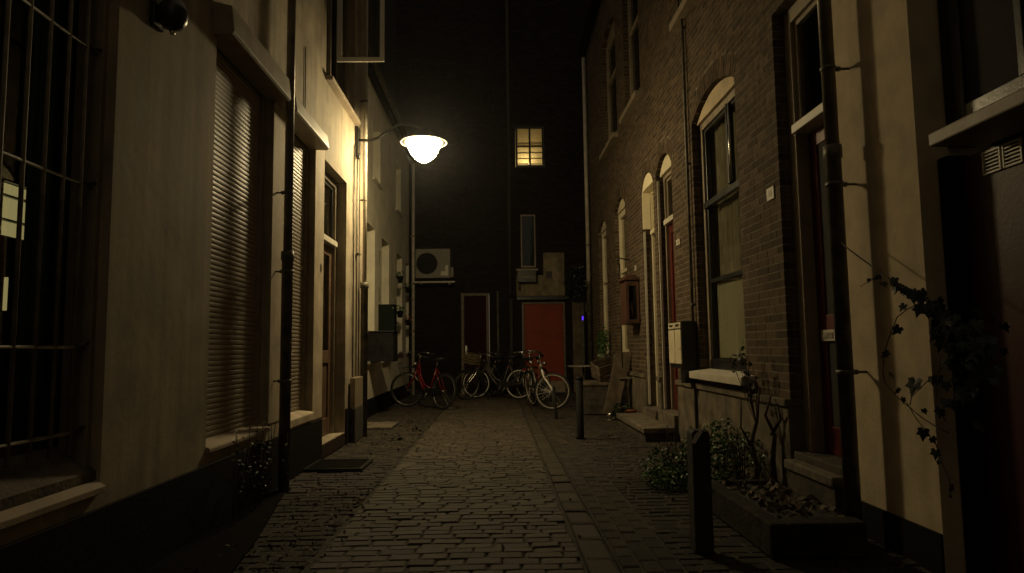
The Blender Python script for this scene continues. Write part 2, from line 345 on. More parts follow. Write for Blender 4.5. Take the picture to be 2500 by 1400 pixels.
obj('end_wall', MB().box(-6, -2.3, 9.4, 9.7, 0, 7.6), plA, hA); obj('roof', MB().prism([(-1.6, 7.6), (-2.3, 7.9), (-6, 9.8), (-6, 7.6)], 1, -.8, 9.75), pliB, hA)
# barred window
bw = window(hA, -1, -2.07, 1.32, 3.30, .72, 3.19, blackp, .05, sash=None, behind=None, g_m=glD)
for ch in list(bw.children):
    if ch.name.startswith('room_interior'): bpy.data.objects.remove(ch)
gt = bpy.data.materials.new('green_translucent_curtain'); gt.use_nodes = True; gn = gt.node_tree.nodes; gn.remove(gn['Principled BSDF']); g1 = gn.new('ShaderNodeBsdfTranslucent'); g2 = gn.new('ShaderNodeBsdfDiffuse'); gm_ = gn.new('ShaderNodeMixShader')
g1.inputs[0].default_value = (.30, .55, .22, 1); g2.inputs[0].default_value = (.22, .34, .16, 1); gm_.inputs[0].default_value = .65; [gt.node_tree.links.new(q_.outputs[0], gm_.inputs[k_]) for k_, q_ in ((1, g2), (2, g1))]; gt.node_tree.links.new(gm_.outputs[0], gn['Material Output'].inputs[0])
obj('curtain', curtain(-2.19, 3.15, 3.6, .95, 3.3, .02, 30), gt, bw, label='green folded curtain')
obj('room_interior', MB().box(-4.4, -4.35, .6, 6.6, 0, 3.4).box(-4.35, -2.35, 6.5, 6.55, 0, 3.4).box(-4.35, -2.35, .5, .55, 0, 3.4).box(-4.4, -2.14, .5, 6.55, 3.401, 3.45), dark_room, bw)
obj('window_board', MB().box(-2.6, -2.14, 1.4, 3.28, .60, .70), blackp, bw)
# added glowing panel and bars, standing in for bright panes in the glass
p0 = at(4, 462, 0, -3.2); p1 = at(72, 578, 0, -3.2); p2 = at(60, 470, 0, -3.2)
iy0, iy1, iz0, iz1 = 3.2 / .745 - .14, p1.y, 1.92, 2.28
obj('added_inner_frame', MB().frame(-3.22, -3.19, iy0 - .06, iy1 + .03, iz0 - .1, iz1 + .1, .03, .1).box(-3.215, -3.185, iy0, iy1, iz0 + .1, iz0 + .112).box(-3.215, -3.185, iy0, iy1, iz0 + .26, iz0 + .272).box(-3.215, -3.183, iy0 + .19, iy0 + .215, iz0, iz1).box(-3.215, -3.183, iy0 + .08, iy0 + .09, iz0, iz1), blackp, bw)
obj('added_glow_pane', MB().box(-3.26, -3.24, iy0 - .02, iy1 + .02, iz0, iz1), lit4, bw)
q = at(30, 745, 0, -3.2)
obj('added_glow_slot', MB().box(-3.26, -3.24, q.y - .004, q.y + .008, 1.44, 1.66), lit4, bw)  # added glowing slit for the pale upright streak in the glass
obj('sill_slope', MB().prism([(-2.06, .72), (-2.06, .55), (-1.90, .55), (-1.90, .60)], 1, 1.301, 3.299), pliR, hA)
obj('sill', MB().prism([(-1.899, .50), (-1.85, .50), (-1.85, .53), (-1.899, .557)], 1, 1.28, 3.30), plA2, hA, .004)
obj('reveal_lining', MB().box(-2.06, -1.93, 3.262, 3.298, .62, 3.19), tan, hA, .004)
barm_ = mat('dull_bar_paint', (.20, .17, .12), .6, spec=.3, var=.2, scale=15)
gr = obj('window_grille', MB().path([(-1.96, 1.3, 1.18), (-1.96, 3.29, 1.18)], .008, 6).path([(-1.96, 1.3, 1.95), (-1.96, 3.29, 1.95)], .008, 6).path([(-1.96, 1.3, .79), (-1.96, 3.29, .79)], .008, 6).path([(-1.96, 1.3, 2.62), (-1.96, 3.29, 2.62)], .008, 6), barm_, hA)
bar = MB().path([(-1.96, 3.18, .70), (-1.96, 3.18, 3.18)], .0095, 8)
b0 = obj('bar', bar, barm_, gr)
for k in range(1, 13):
    c = b0.copy(); C.objects.link(c); c.location.y -= .13 * k
for z in (.8, 1.19, 1.96, 2.63): obj('clamp', MB().path([(-1.95, 3.2, z), (-1.94, 3.262, z + .012)], .009, 6), zincD, gr)
# roller shutters
def shutter(y0, y1, z0, z1, x, lab):
    sh = obj('roller_shutter', MB().box(x - .012, x + .03, y0 - .03, y0, z0, z1).box(x - .012, x + .03, y1, y1 + .03, z0, z1), tan, hA, .003, lab)
    n = int((z1 - z0) / .037); pr = [(x - .004, -.0005), (x - .004, .034), (x + .0, .0355), (x + .004, .033), (x + .006, .022), (x + .0055, .010), (x + .001, .0)]
    m = MB().prism([(a, b + z0) for a, b in pr], 1, y0 + .001, y1 - .001)
    o = obj('slat', m, slatm, sh)
    for k in range(1, n):
        c = o.copy(); C.objects.link(c); c.location.z += .037 * k
    obj('backing', MB().box(x - .03, x - .02, y0, y1, z0, z1), blackp, sh)
shutter(4.49, 5.55, .57, 3.35, -1.975, 'wide roller shutter, its far half in shade'); shutter(5.99, 6.88, .57, 3.35, -1.97, 'narrow roller shutter beside the door')
for y0, y1, za, zb, l in ((4.40, 5.66, 3.27, 3.50, 'large dark shutter box'), (5.84, 6.98, 3.24, 3.42, 'small shutter box with bright lower edge')):
    obj('shutter_box', MB().prism([(LX - .06, za), (-1.76, za), (-1.74, za + .02), (-1.76, zb - .03), (LX + .001, zb)], 1, y0, y1), tan if za > 3.25 else white, hA, .005, l)
for y0, y1 in ((4.46, 5.63), (5.97, 6.95)):
    obj('sill', MB().prism([(-1.99, .575), (-1.99, .50), (-1.853, .50 if y0 < 5 else .46), (-1.853, .525), (-1.86, .535)], 1, y0 + .002, y1 - .002), plA2 if y0 < 5 else PALE, hA, .005)
    obj('shutter_jamb', MB().box(-2.0, -1.95, y1 - .045, y1 - .001, .58, 3.35), tan, hA, .003)
obj('window_surround', MB().box(LX - .0, LX + .006, 5.635, 5.965, .56, 3.26).box(LX, LX + .006, 6.955, 7.315, .45, 3.38), PALE, hA)
# door in house A
door(hA, -1, -2.0, 7.33, 8.425, .15, 2.45, 3.24, tan, brownp, glassy=True, label='brown door with tall glass panel', barm=white, tr_mat=blackp, tr_behind=blind)
obj('door_step', MB().box(-2.1, -1.87, 7.325, 8.425, .0, .148), mat('step_brown', (.035, .022, .014), .9, spec=.2), hA, .01)
rc = MB().ring((-2.055, 8.1, 2.83), .09, .006, 'x', 24, 5, 50, 310); obj('transom_crescent', rc, blackp, hA)
# upper window with the casement swung out
window(hA, -1, -1.95, 7.37, 8.83, 4.22, 5.88, tan, .06, mull_y=(7.86,), g_m=gl)
obj('sill', MB().box(-1.95, -1.80, 7.33, 8.87, 4.15, 4.2), plA2, hA, .006)
cs = thing('open_casement', 'white open casement window sash sticking out high above the lamp', 'window sash', (-1.86, 7.8, 4.56))
fr = obj('frame', MB().box(-1.87, -1.81, 7.78, 7.82, 4.56, 5.6).box(-1.36, -1.31, 7.78, 7.82, 4.56, 5.6).box(-1.81, -1.36, 7.781, 7.819, 4.56, 4.61).box(-1.81, -1.36, 7.781, 7.819, 5.54, 5.6), whiteB, cs, .004)
obj('pane', MB().box(-1.81, -1.36, 7.797, 7.803, 4.61, 5.54), gl, cs)
obj('stay', MB().path([(-1.9, 7.9, 4.58), (-1.7, 7.83, 4.57)], .006, 6), blackp, cs)
single('wall_cable', MB().path([(-1.87, 6.52, 3.42), (-1.87, 6.52, 3.98), (-1.87, 6.51, 4.15)], .006, 6), zincD, 'short thin dark cable above the small shutter box', 'cable', (-1.87, 6.52, 3.42))

# ------------------------------------------------------------------ left far: cream house B
BX = -2.25
hB = thing('plaster_house', 'pale cream plaster house behind the lamp, with four deep windows', 'house', (BX, 13, 0))
opsB = [(11.5, 12.45, .95, 3.37), (13.2, 14.1, .95, 3.34), (15.2, 16.06, 1.1, 3.32), (16.72, 17.25, 1.1, 3.3), (12.2, 13.0, 4.3, 5.4), (15.0, 15.8, 4.3, 5.4)]
obj('wall', wall_mesh(BX, -2.6, 9.702, 17.6, 0, 6.0, opsB), plB, hB)
obj('plinth', MB().box(-2.3, BX + .03, 11.3, 17.6, -.05, .3), pliB, hB, .01)
obj('eave', MB().box(-2.5, -2.13, 9.71, 17.6, 6.002, 6.1), pliB, hB); obj('gutter', MB().path([(-2.1, 9.72, 6.12), (-2.1, 17.6, 6.12)], .06, 8), zincD, hB)
obj('roof', MB().prism([(-2.12, 6.12), (-6, 8.9), (-6, 6.12)], 1, 9.72, 17.6), pliB, hB)
for i, (a, b, c, d) in enumerate(opsB):
    window(hB, -1, BX - .17, a + .005, b - .005, c + .005, d - .005, cream if i < 4 else tan, .05, mull_z=((c + d) / 2 + .3,), behind=cloth if i in (0, 2) else None)
    obj('sill', MB().box(BX - .17, BX + .05, a - .03, b + .03, c - .05, c), white, hB, .006)
for y, z in ((12.9, 2.9), (12.9, 2.2)): obj('wall_anchor', MB().box(BX, BX + .012, y - .012, y + .012, z - .14, z + .14), zincD, hB)

# things on and in front of the left walls
def pipe(name, label, x, y, z0, z1, r, ma, wallx, zb=(), group=None, lower=None, thick=None):
    t = thing(name, label, 'drainpipe', (x, y, z0), group)
    zm = lower if lower else z0
    obj('tube', MB().path([(x, y, zm), (x, y, z1)], r, 14), ma, t)
    if lower:
        obj('iron_shoe', MB().lathe([(thick, z0), (thick, lower - .02), (thick * 1.18, lower - .015), (thick * 1.18, lower + .06), (r * 1.02, lower + .065)], (x, y, 0), 16), zincD, t)
    for z in zb:
        rr = (thick if lower and z < lower else r)
        obj('bracket', MB().lathe([(rr * 1.0, z - .014), (rr * 1.14, z - .012), (rr * 1.14, z + .012), (rr, z + .014)], (x, y, 0), 16).path([(x + (rr if wallx > x else -rr), y, z), (wallx, y, z)], .008, 6).path([(x + (rr * 1.1 if wallx > x else -rr * 1.1), y, z), ((x + wallx) / 2 + (.01 if wallx > x else -.01), y, z)], .016, 6), zincD, t)
    return t
pipe('drainpipe', 'grey drainpipe between the two roller shutters with an iron lower section', -1.775, 5.74, 0, 7.5, .036, zinc, LX, (.9, 1.82, 2.5, 4.4), None, 1.93, .046)
pipe('drainpipe', 'pale drainpipe under the lamp bracket with dark iron lower section', -1.80, 9.2, 0, 7.5, .028, pipeL, LX, (3.2, 4.6), None, 2.0, .05)
pipe('drainpipe', 'slim pale drainpipe at the far end of the cream house', -2.11, 17.05, .02, 5.9, .04, pipeL, BX, (1.6, 2.4, 4.0))
cc = thing('cable_cover', 'grey cable cover box at the wall foot under the lamp', 'cable box', (-1.84, 8.85, 0))
obj('cover', MB().box(LX + .02, -1.795, 8.62, 9.12, .42, .80), tan, cc, .006); obj('foot', MB().box(LX + .02, -1.79, 8.61, 9.13, 0, .418), stoneD, cc, .006)
for y in (8.78, 8.98): obj('conduit', MB().path([(-1.862, y, .8), (-1.862, y, 2.4), (-1.862, y + .01, 3.85)], .011, 6), zincD, cc)
obj('clip', MB().box(-1.87, -1.83, 8.96, 9.1, 2.42, 2.44), zincD, cc)
# the street lamp
L = LAMP_P; lp = thing('street_lamp', 'glowing bowl street lamp on a curved wall bracket over the alley', 'street lamp', (LX, 8.93, 3.8))
obj('wall_plate', MB().box(LX, LX + .045, 8.87, 9.0, 3.74, 4.14).path([(LX + .04, 8.93, 3.78), (LX + .04, 8.93, 3.70)], .03, 8), blackp, lp, .005)
obj('arm', MB().path([(LX + .03, 8.93, 3.96), (LX + .20, 8.93, 3.955), (LX + .30, 8.92, 3.985), (LX + .42, 8.91, 4.06), (LX + .56, 8.9, 4.15), (L.x - .18, 8.9, 4.17), (L.x - .05, 8.9, 4.12), (L.x, 8.9, 4.06)], .019, 10), blackp, lp)
obj('housing', MB().lathe([(.02, .17), (.07, .16), (.12, .12), (.19, .06), (.25, .035), (.315, .015), (.325, .0), (.32, -.008), (.205, -.006)], L, 40, False), matte, lp)
obj('rim', MB().ring(L + Vector((0, 0, -.002)), .305, .011, 'z', 48, 6).ring(L + Vector((0, 0, -.004)), .25, .006, 'z', 48, 6), steelw, lp)
obj('bowl', MB().lathe([(.213, .0), (.214, -.03), (.205, -.08), (.185, -.13), (.15, -.19), (.1, -.24), (.05, -.27), (.012, -.282)], L, 56, True), bowlm, lp)
# security light high on house A
sl = thing('security_light', 'round black wall light high on the beige plaster near the barred window', 'wall light', (LX, 3.64, 2.96))
obj('mount', MB().box(LX, LX + .03, 3.58, 3.70, 2.94, 3.10), blackp, sl, .004)
obj('head', MB().lathe([(.01, -.075), (.05, -.06), (.075, -.02), (.08, .03), (.06, .08), (.02, .1)], (LX + .10, 3.64, 3.0), 20), blackp, sl)
obj('lens', MB().lathe([(.008, -.1), (.014, -.095), (.014, -.07)], (LX + .1, 3.64, 3.0), 12), chrome, sl)
# house number
single('number_plate', MB().box(LX, LX + .006, 7.18, 7.24, 1.98, 2.07), tan, 'tiny house number plate beside the brown glazed door', 'sign', (LX, 7.2, 1.98))
# cabinets on house B
cb = thing('wall_cabinet', 'black box hanging on the cream wall, lower of the two', 'cabinet', (BX, 11.9, .93))
obj('body', MB().box(BX, -1.80, 11.8, 12.3, .94, 1.45), matte, cb, .012); obj('lid', MB().box(BX, -1.785, 11.78, 12.32, 1.452, 1.475), blackp, cb, .005)
cb = thing('wall_cabinet', 'dark green box on the cream wall, upper of the two', 'cabinet', (BX, 13.0, 1.48))
obj('body', MB().box(BX, -1.95, 12.85, 13.2, 1.45, 1.98), mat('green_metal', (.006, .010, .006), .8, spec=.15), cb, .012); obj('lid', MB().box(BX, -1.935, 12.83, 13.22, 1.982, 2.005), mat('green_metal_lid', (.008, .013, .008), .7, spec=.2), cb, .004)
obj('lock', MB().path([(-1.97, 12.85, 1.93), (-1.97, 12.835, 1.93)], .014, 8), chrome, cb)
def leaves(m, c, rad, n, size, flat=1.0):
    for _ in range(n):
        while True:
            d = Vector((random.uniform(-1, 1), random.uniform(-1, 1), random.uniform(-1, 1)))
            if d.length < 1: break
        p = Vector(c) + Vector((d.x * rad[0], d.y * rad[1], d.z * rad[2])); s = size * random.uniform(.6, 1.3)
        u = Vector((random.gauss(0, 1), random.gauss(0, 1), random.gauss(0, .6))).normalized(); v = u.orthogonal().normalized()
        v = (Matrix.Rotation(random.uniform(0, 6.28), 3, u) @ v)
        m.add([p, p + u * s * .45 + v * s * .32, p + u * s, p + u * s * .45 - v * s * .32], [(0, 1, 2), (0, 2, 3)])
    return m
gp = 'plant pots hung on the cream wall'
for i, (y, z, l) in enumerate(((15.0, 2.62, 'dark hanging plant pot left of the third cream window, upper one'), (15.0, 1.85, 'dark hanging plant pot left of the third cream window, lower one'), (16.4, 2.5, 'dark hanging plant pot by the last cream window, upper one'), (16.4, 1.72, 'reddish plant pot by the last cream window, lower one'))):
    t = thing('hanging_pot', l, 'plant pot', (BX, y, z), gp)
    obj('pot', MB().lathe([(.05, z), (.075, z + .13), (.08, z + .13), (.08, z + .15)], (BX + .1, y, 0), 12), blackp, t)
    obj('hook', MB().path([(BX, y, z + .14), (BX + .03, y, z + .12)], .008, 6), zincD, t)
    obj('plant', leaves(MB(), (BX + .1, y, z + .18), (.1, .12, .09), 60, .05), leafm if i != 3 else terra, t, kind='stuff')

# ------------------------------------------------------------------ right: brick house
RX = 2.2
hR = thing('brick_house', 'long brown brick house on the right with arched windows and doors', 'house', (RX, 10, 0))
OPS = [  # ya, yb, z0, spring, rise
    (5.98, 7.35, .86, 3.6, .19), (8.27, 9.09, .30, 3.46, .2), (9.27, 10.02, .26, 3.46, .2), (11.34, 12.36, 1.0, 3.6, .18), (13.35, 14.4, 1.0, 3.58, .18),
    (4.2, 5.105, .34, 3.75, 0), (6.4, 7.72, 5.0, 7.2, .15), (9.88, 11.08, 5.0, 7.2, .15), (11.85, 13.35, 5.0, 7.2, .15)]
def arch(o):
    ya, yb, z0, zs, r = o; c = (yb - ya) / 2; Rr = (c * c + r * r) / (2 * r) if r else 1e9; return (ya + yb) / 2, c, Rr, zs + r - Rr
def cut(o, z, band):
    ya, yb, z0, zs, r = o
    if z < z0: return None
    if z < zs: return (ya, yb)
    if not r: return None
    cy, c, Rr, zc = arch(o); th = math.asin(c / Rr); Ro = Rr + (.2 if band else 0)
    if z - zc >= Ro: return None
    h = math.sqrt(Ro * Ro - (z - zc) ** 2)
    if band: h = min(h, (z - zc) * math.tan(th))
    return (cy - h, cy + h)
def intervals(y0, y1, z, band):
    cur = [(y0, y1)]
    for o in OPS:
        k = cut(o, z, band)
        if not k: continue
        nx = []
        for a, b in cur:
            if k[1] <= a or k[0] >= b: nx.append((a, b)); continue
            if k[0] > a: nx.append((a, k[0]))
            if k[1] < b: nx.append((k[1], b))
        cur = nx
    return cur
P = .0655; bricks = []; back = MB(); z = .742; row = 0
while z < 8.2:
    zm = z + .03
    lo = 5.105 if z < 3.75 else 4.2
    for a, b in intervals(lo, 15.9, zm, True):
        y = a - random.uniform(0, .02) - (row % 2) * .1
        while y < b - .01:
            L_ = .2 if random.random() < .8 else .095
            p, q_ = max(a, y), min(b, y + L_)
            if q_ - p > .03: bricks.append((p, q_, z))
            y += L_ + .008
    for a, b in intervals(lo, 15.9, z, False):
        if b - a > .02: back.box(RX + .002, RX + .28, a + .003, b - .003, z - .006, z + P - .0065)
    z += P; row += 1
obj('mortar_wall', back, mort, hR)
ub = MB().box(0, .098, -.5, .5, 0, .0545); me_b = bpy.data.meshes.new('brick'); me_b.from_pydata(ub.v, [], ub.f); me_b.materials.append(brO)
vis = lambda b: b[0] > 5.0 and b[2] < 3.0
bricks.sort(key=lambda b: (not vis(b)) * 100 + b[0] - (b[1] - b[0]) + abs(b[2] - 1.6) * .35); rest = MB()
for i, (a, b, z) in enumerate(bricks):
    x = RX + random.uniform(-.0012, .0008)
    if i < 300:
        o = bpy.data.objects.new('brick', me_b); C.objects.link(o); o.parent = hR; o.location = Vector((x, (a + b) / 2, z)) - OFF[hR.name]; o.scale = (1, b - a, 1)
        o.rotation_euler = (R(random.uniform(-.3, .3)), 0, R(random.uniform(-.15, .15)))
    else: rest.box(x, x + .098, a, b, z + random.uniform(-.001, .001), z + .0545)
obj('bricks_far', rest, brI, hR, kind='stuff')
for i, o_ in enumerate(OPS):
    if not o_[4]: continue
    cy, c, Rr, zc = arch(o_); th = math.asin(c / Rr); n = int(2 * th * (Rr + .1) / .066); m = MB()
    for k in range(n):
        a = -th + (k + .5) * 2 * th / n; wv = th * 2 / n * Rr * .42
        M = Matrix.Translation((RX - .002 + random.uniform(-.002, .002), cy, zc)) @ Matrix.Rotation(-a, 4, 'X')
        m.box(0, .1, -wv, wv, Rr + .003, Rr + .197, M)
    obj('brick_arch', m, brI, hR, kind='stuff')
    # arched board filling the head of the opening
    pts = [(cy + math.sin(t_) * (Rr - .004), zc + math.cos(t_) * (Rr - .004)) for t_ in [-th + 2 * th * k / 16 for k in range(17)]]
    obj('arch_board', MB().prism(pts, 0, RX + (.008 if i == 2 else .055 if i < 5 else .08), RX + .16), (tan, cream, creamB, cream, cream, None, tan, tan, tan)[i] if i != 0 else plR, hR)
pm = MB(); bm_ = MB()
for a, b in ((5.105, 8.27), (9.09, 9.27), (10.02, 15.9)):
    pm.box(RX - .02, RX + .28, a + .002, b - .002, -.05, .68); bm_.box(RX - .045, RX + .28, a, b, .682, .74)
obj('plinth', pm, pliR, hR, .004); obj('plinth_band', bm_, pliR, hR, .008)
obj('roof', MB().prism([(RX - .2, 8.2), (RX + 4, 10.5), (RX + 4, 8.2)], 1, 4.2, 15.9), pliB, hR)
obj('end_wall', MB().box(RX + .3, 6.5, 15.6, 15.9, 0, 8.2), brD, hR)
redN = mat('deep_red_paint', (.10, .010, .009), .5, spec=.3, var=.1)
redD = mat('dull_red_paint', (.085, .016, .01), .6, spec=.2, var=.1)
# windows of the brick house
w1 = window(hR, 1, 2.29, 5.99, 7.34, .90, 3.6, tan, .075, sash=blackp, behind=cloth, bd=.12, label='tall window with two horizontal bars and pale lower blind')
obj('transom_rail', MB().box(2.275, 2.33, 6.07, 7.26, 2.635, 2.70), blackp, w1, .004)
obj('glazing_bar', MB().box(2.31, 2.35, 6.12, 7.22, 1.82, 1.86), blackp, w1); obj('blind', MB().box(2.37, 2.376, 6.12, 7.2, 1.02, 1.83), blind, w1)
obj('mullion', MB().box(2.27, 2.34, 6.42, 6.46, 2.72, 3.52), blackp, w1, .004)
obj('glint_rod', MB().path([(2.285, 6.40, 2.74), (2.285, 6.40, 3.5)], .012, 8), chrome, w1)  # chrome rod standing for the bright upright glint on the frame
obj('bottom_rail', MB().box(2.28, 2.36, 6.07, 7.26, .905, 1.0), blackp, w1, .004)
obj('sill', MB().prism([(2.36, .91), (2.08, .872), (2.08, .80), (2.3, .80), (2.36, .82)], 1, 5.80, 7.38), white, hR, .006, 'wide white stone sill')
for i, (a, b, zz) in enumerate(((11.35, 12.35, 3.58), (13.36, 14.39, 3.56))):
    window(hR, 1, 2.27, a, b, 1.0, zz, cream, .1, mull_z=(2.5,), behind=cloth); obj('sill', MB().box(2.12, 2.3, a - .02, b + .02, .93, .99), white, hR, .006)
for a, b in ((6.41, 7.71), (9.89, 11.07), (11.86, 13.34)):
    window(hR, 1, 2.29, a, b, 5.0, 7.18, tan, .09, mull_z=(6.4,), g_m=glD); obj('sill', MB().box(2.1, 2.3, a - .06, b + .06, 4.90, 4.99), tan, hR, .008)
door(hR, 1, 2.3, 8.275, 9.085, .31, 2.81, 3.47, tan, redD, label='red door under an arched head', barm=white, handle_near=True, wf=.06)
door(hR, 1, 2.33, 9.275, 10.015, .27, 2.84, 3.47, cream, brownp, label='brown door beside the red one', barm=cream, wf=.05, tr_behind=lit3, tr_mat=cream)
for a, b, zz in ((8.275, 9.085, .31), (9.275, 10.015, .27)): obj('threshold', MB().box(2.13, 2.5, a, b, .0, zz - .001), stone, hR, .01)
for a, b in ((9.10, 9.26),): obj('pier_base', MB().box(RX - .03, RX + .0, a, b, .0, .62), stone, hR, .006)
obj('jamb_board', MB().box(2.206, 2.32, 9.99, 10.018, 2.9, 3.46), creamB, hR); obj('jamb_strip', MB().box(2.21, 2.24, 9.985, 10.018, .3, 2.86), white, hR)
obj('jamb_strip', MB().box(2.21, 2.24, 9.055, 9.088, .32, 3.4), white, hR)
# red front door near the pipe
door(hR, 1, 2.29, 4.2, 5.10, .36, 2.78, 3.74, tan, redN, label='dark red front door behind the near drainpipe', barm=white, wf=.11, leaf_dx=.1, handle_near=True)
obj('threshold', MB().box(2.2, 2.45, 4.21, 5.1, 0, .358), stoneD, hR, .008)
lb = thing('letter_plate', 'small white letter plate on the near red door', 'letter plate', (2.385, 4.8, 1.2)); obj('plate', MB().box(2.375, 2.388, 4.72, 4.93, 1.17, 1.25), white, lb, .003); obj('flap', MB().box(2.37, 2.374, 4.75, 4.90, 1.19, 1.23), dull, lb)
# plaques
for (y0, y1, z0, z1, l) in ((5.2, 5.34, 2.30, 2.40, 'white number plaque on the brick between the near red door and tall window'), (7.96, 8.12, 2.36, 2.43, 'white number plaque left of the black letterbox, by the arched red door'), (10.52, 10.64, 2.34, 2.42, 'small number plaque above the wooden display box')):
    t = thing('number_plaque', l, 'sign', (RX, y0, z0), 'number plaques on the brick house')
    obj('plate', MB().box(RX - .012, RX - .004, y0, y1, z0, z1), white, t, .002); obj('number', MB().box(RX - .014, RX - .0125, y0 + .04, y0 + .052, z0 + .025, z1 - .025).box(RX - .014, RX - .0125, y0 + .075, y0 + .087, z0 + .025, z1 - .025), tan, t)
pipe('drainpipe', 'thin dark pipe running down the brick left of the tall window', 2.165, 7.45, .02, 8, .017, zincD, RX, (1.6, 3.2, 4.8))
pipe('drainpipe', 'pale drainpipe at the far corner of the brick house', 2.12, 15.5, .02, 8, .045, pipeL, RX, (1.9, 3.5), None, 2.6, .05)
pipe('drainpipe', 'large foreground drainpipe standing against the ochre pier', 2.07, 4.02, 0, 7, .041, zinc, RX, (.98, 2.12, 2.85), None, 2.30, .046)
# letterbox cabinet
t = thing('letterbox', 'black double letterbox with two cream doors on the brick wall', 'letterbox', (2.1, 7.7, .93))
bd_ = obj('body', MB().box(2.03, RX - .005, 7.42, 7.97, .90, 1.42), blackp, t, .004)
obj('shadow_block', MB().box(2.05, RX - .006, 7.43, 7.6, .74, .899), blackp, t)  # black block standing in for the shadow cast below the box
for i, (a, b) in enumerate(((7.435, 7.685), (7.7, 7.955))):
    dd = obj('door', MB().box(2.016, 2.029, a, b, .95, 1.33), cream, t, .003); obj('lock', MB().path([(2.016, b - .03 if i else a + .03, 1.12), (2.006, b - .03 if i else a + .03, 1.12)], .011, 8), chrome, dd)
    fl = obj('flap', MB().box(2.016, 2.029, a, b, 1.345, 1.41), cream, t, .003); obj('slot', MB().box(2.013, 2.0155, a + .05, b - .05, 1.365, 1.392), blackp, fl)
# display box
t = thing('display_box', 'reddish brown wooden display box with gabled top on the brick wall', 'display box', (2.1, 10.5, 1.5))
m = MB().box(1.985, 2.185, 10.80, 10.83, 1.53, 2.14).box(1.985, 2.002, 10.36, 10.80, 1.53, 2.14).box(1.985, 2.185, 10.36, 10.83, 1.49, 1.53).box(1.985, 2.185, 10.36, 10.83, 2.14, 2.17).box(2.16, 2.185, 10.36, 10.8, 1.53, 2.14)
obj('case', m, woodR, t, .004); obj('glazed_door', MB().box(1.98, 2.03, 10.34, 10.358, 1.5, 2.16).box(2.15, 2.188, 10.34, 10.358, 1.5, 2.16).box(2.03, 2.15, 10.341, 10.357, 1.5, 1.56).box(2.03, 2.15, 10.341, 10.357, 2.08, 2.16), woodR, t, .003)
obj('roof', MB().prism([(1.94, 2.17), (2.2, 2.17), (2.14, 2.25), (2.0, 2.25)], 1, 10.32, 10.86), woodR, t, .004)
obj('pane', MB().box(2.03, 2.15, 10.347, 10.351, 1.56, 2.08), gl, t); obj('bottle', MB().lathe([(.03, 1.54), (.032, 1.7), (.012, 1.78), (.012, 1.84)], (2.09, 10.45, 0), 12), chrome, t)
t = thing('bracket_rod', 'black rod with a small round hook above the wooden display box', 'rod', (2.0, 10.95, .9))
obj('rod', MB().path([(2.02, 11.0, .8), (2.02, 11.0, 2.5)], .009, 6), blackp, t); obj('hook', MB().path([(2.02, 11.0, 2.48), (1.97, 11.0, 2.56), (2.02, 11.0, 2.60), (2.19, 11.0, 2.56)], .012, 6), blackp, t)

# ------------------------------------------------------------------ right near: ochre house with recess
hW = thing('plaster_house', 'ochre plaster house at the right edge with a maroon door', 'house', (RX, 3, 0))
obj('wall', wall_mesh(RX, 2.6, -7, 4.19, 0, 12, [(1.2, 3.41, 0, 6.0)]), plR, hW)
obj('plinth', MB().box(RX - .012, RX + .1, 3.412, 4.195, -.05, .2), pliB, hW, .004)
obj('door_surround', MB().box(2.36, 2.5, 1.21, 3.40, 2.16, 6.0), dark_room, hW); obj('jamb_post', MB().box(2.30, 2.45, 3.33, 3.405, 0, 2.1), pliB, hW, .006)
obj('ledge', MB().box(2.085, 2.36, 1.25, 3.14, 2.085, 2.15), tan, hW, .008, 'pale ledge over the maroon door'); obj('ledge_flashing', MB().prism([(2.1, 2.152), (2.358, 2.152), (2.358, 2.24)], 1, 1.25, 3.05), stoneD, hW)
dr = obj('door', MB().box(2.37, 2.41, 1.3, 3.32, .02, 2.08), maroon, hW, .005, 'plain maroon door with two vents')
for a, b in ((3.046, 3.166), (2.915, 3.035)):
    v = obj('vent_grille', MB().frame(2.358, 2.369, a, b, 1.95, 2.065, .012), white, dr, .002)
    for k in range(5): obj('louvre', MB().box(2.36, 2.3675, a + .014, b - .014, 1.969 + k * .0175, 1.975 + k * .0175), white, v)
window(hW, 1, 2.34, 1.4, 3.3, 2.26, 4.4, blackp, .07, mull_y=(2.86,), g_m=glD, behind=None)

# step and stone-edged planting bed
t = thing('stone_step', 'worn stone step in front of the near red door', 'step', (2.1, 4.6, 0)); obj('tread', MB().box(2.10, 2.195, 4.32, 5.05, .24, .31), stone, t, .014); obj('riser', MB().box(2.12, 2.195, 4.33, 5.04, 0, .238), stoneD, t, .006)
kerbD = mat('kerb_dark', (.03, .024, .017), .9, spec=.2, var=.35, scale=9, bump=.8, bscale=40, streak=.3)
t = thing('planting_bed', 'low stone edged bed full of dead leaves before the near red door', 'planter', (1.7, 4.3, 0))
for x0, x1, y0, y1 in ((1.46, 1.56, 3.72, 4.95), (1.562, 1.99, 3.72, 3.86), (1.562, 1.985, 4.88, 4.95)): obj('kerb_stone', MB().box(x0, x1, y0, y1, 0, .185), kerbD, t, .012)
obj('soil', MB().box(1.561, 1.998, 3.861, 4.879, 0, .16), soil, t); lm = MB()
for _ in range(260):
    p = Vector((random.uniform(1.58, 1.97), random.uniform(3.88, 4.86), .168 + random.uniform(0, .02))); leaves(lm, p, (.001, .001, .001), 1, .055)
obj('dead_leaves', lm, deadm, t, kind='stuff')
t = thing('door_platform', 'low stone platform before the two arched doors', 'step', (2, 9.2, 0)); obj('slab', MB().box(1.74, 2.128, 8.22, 10.1, .1, .17), stone, t, .012); obj('base', MB().box(1.77, 2.128, 8.25, 10.08, 0, .098), stoneD, t)
single('stone_slab', MB().box(-2.2, -1.55, 10.0, 10.75, 0, .03), stone, 'pale flat stone slab on the ground beyond the pale drainpipe', 'slab', (-1.9, 10.4, 0), bevel=.006)

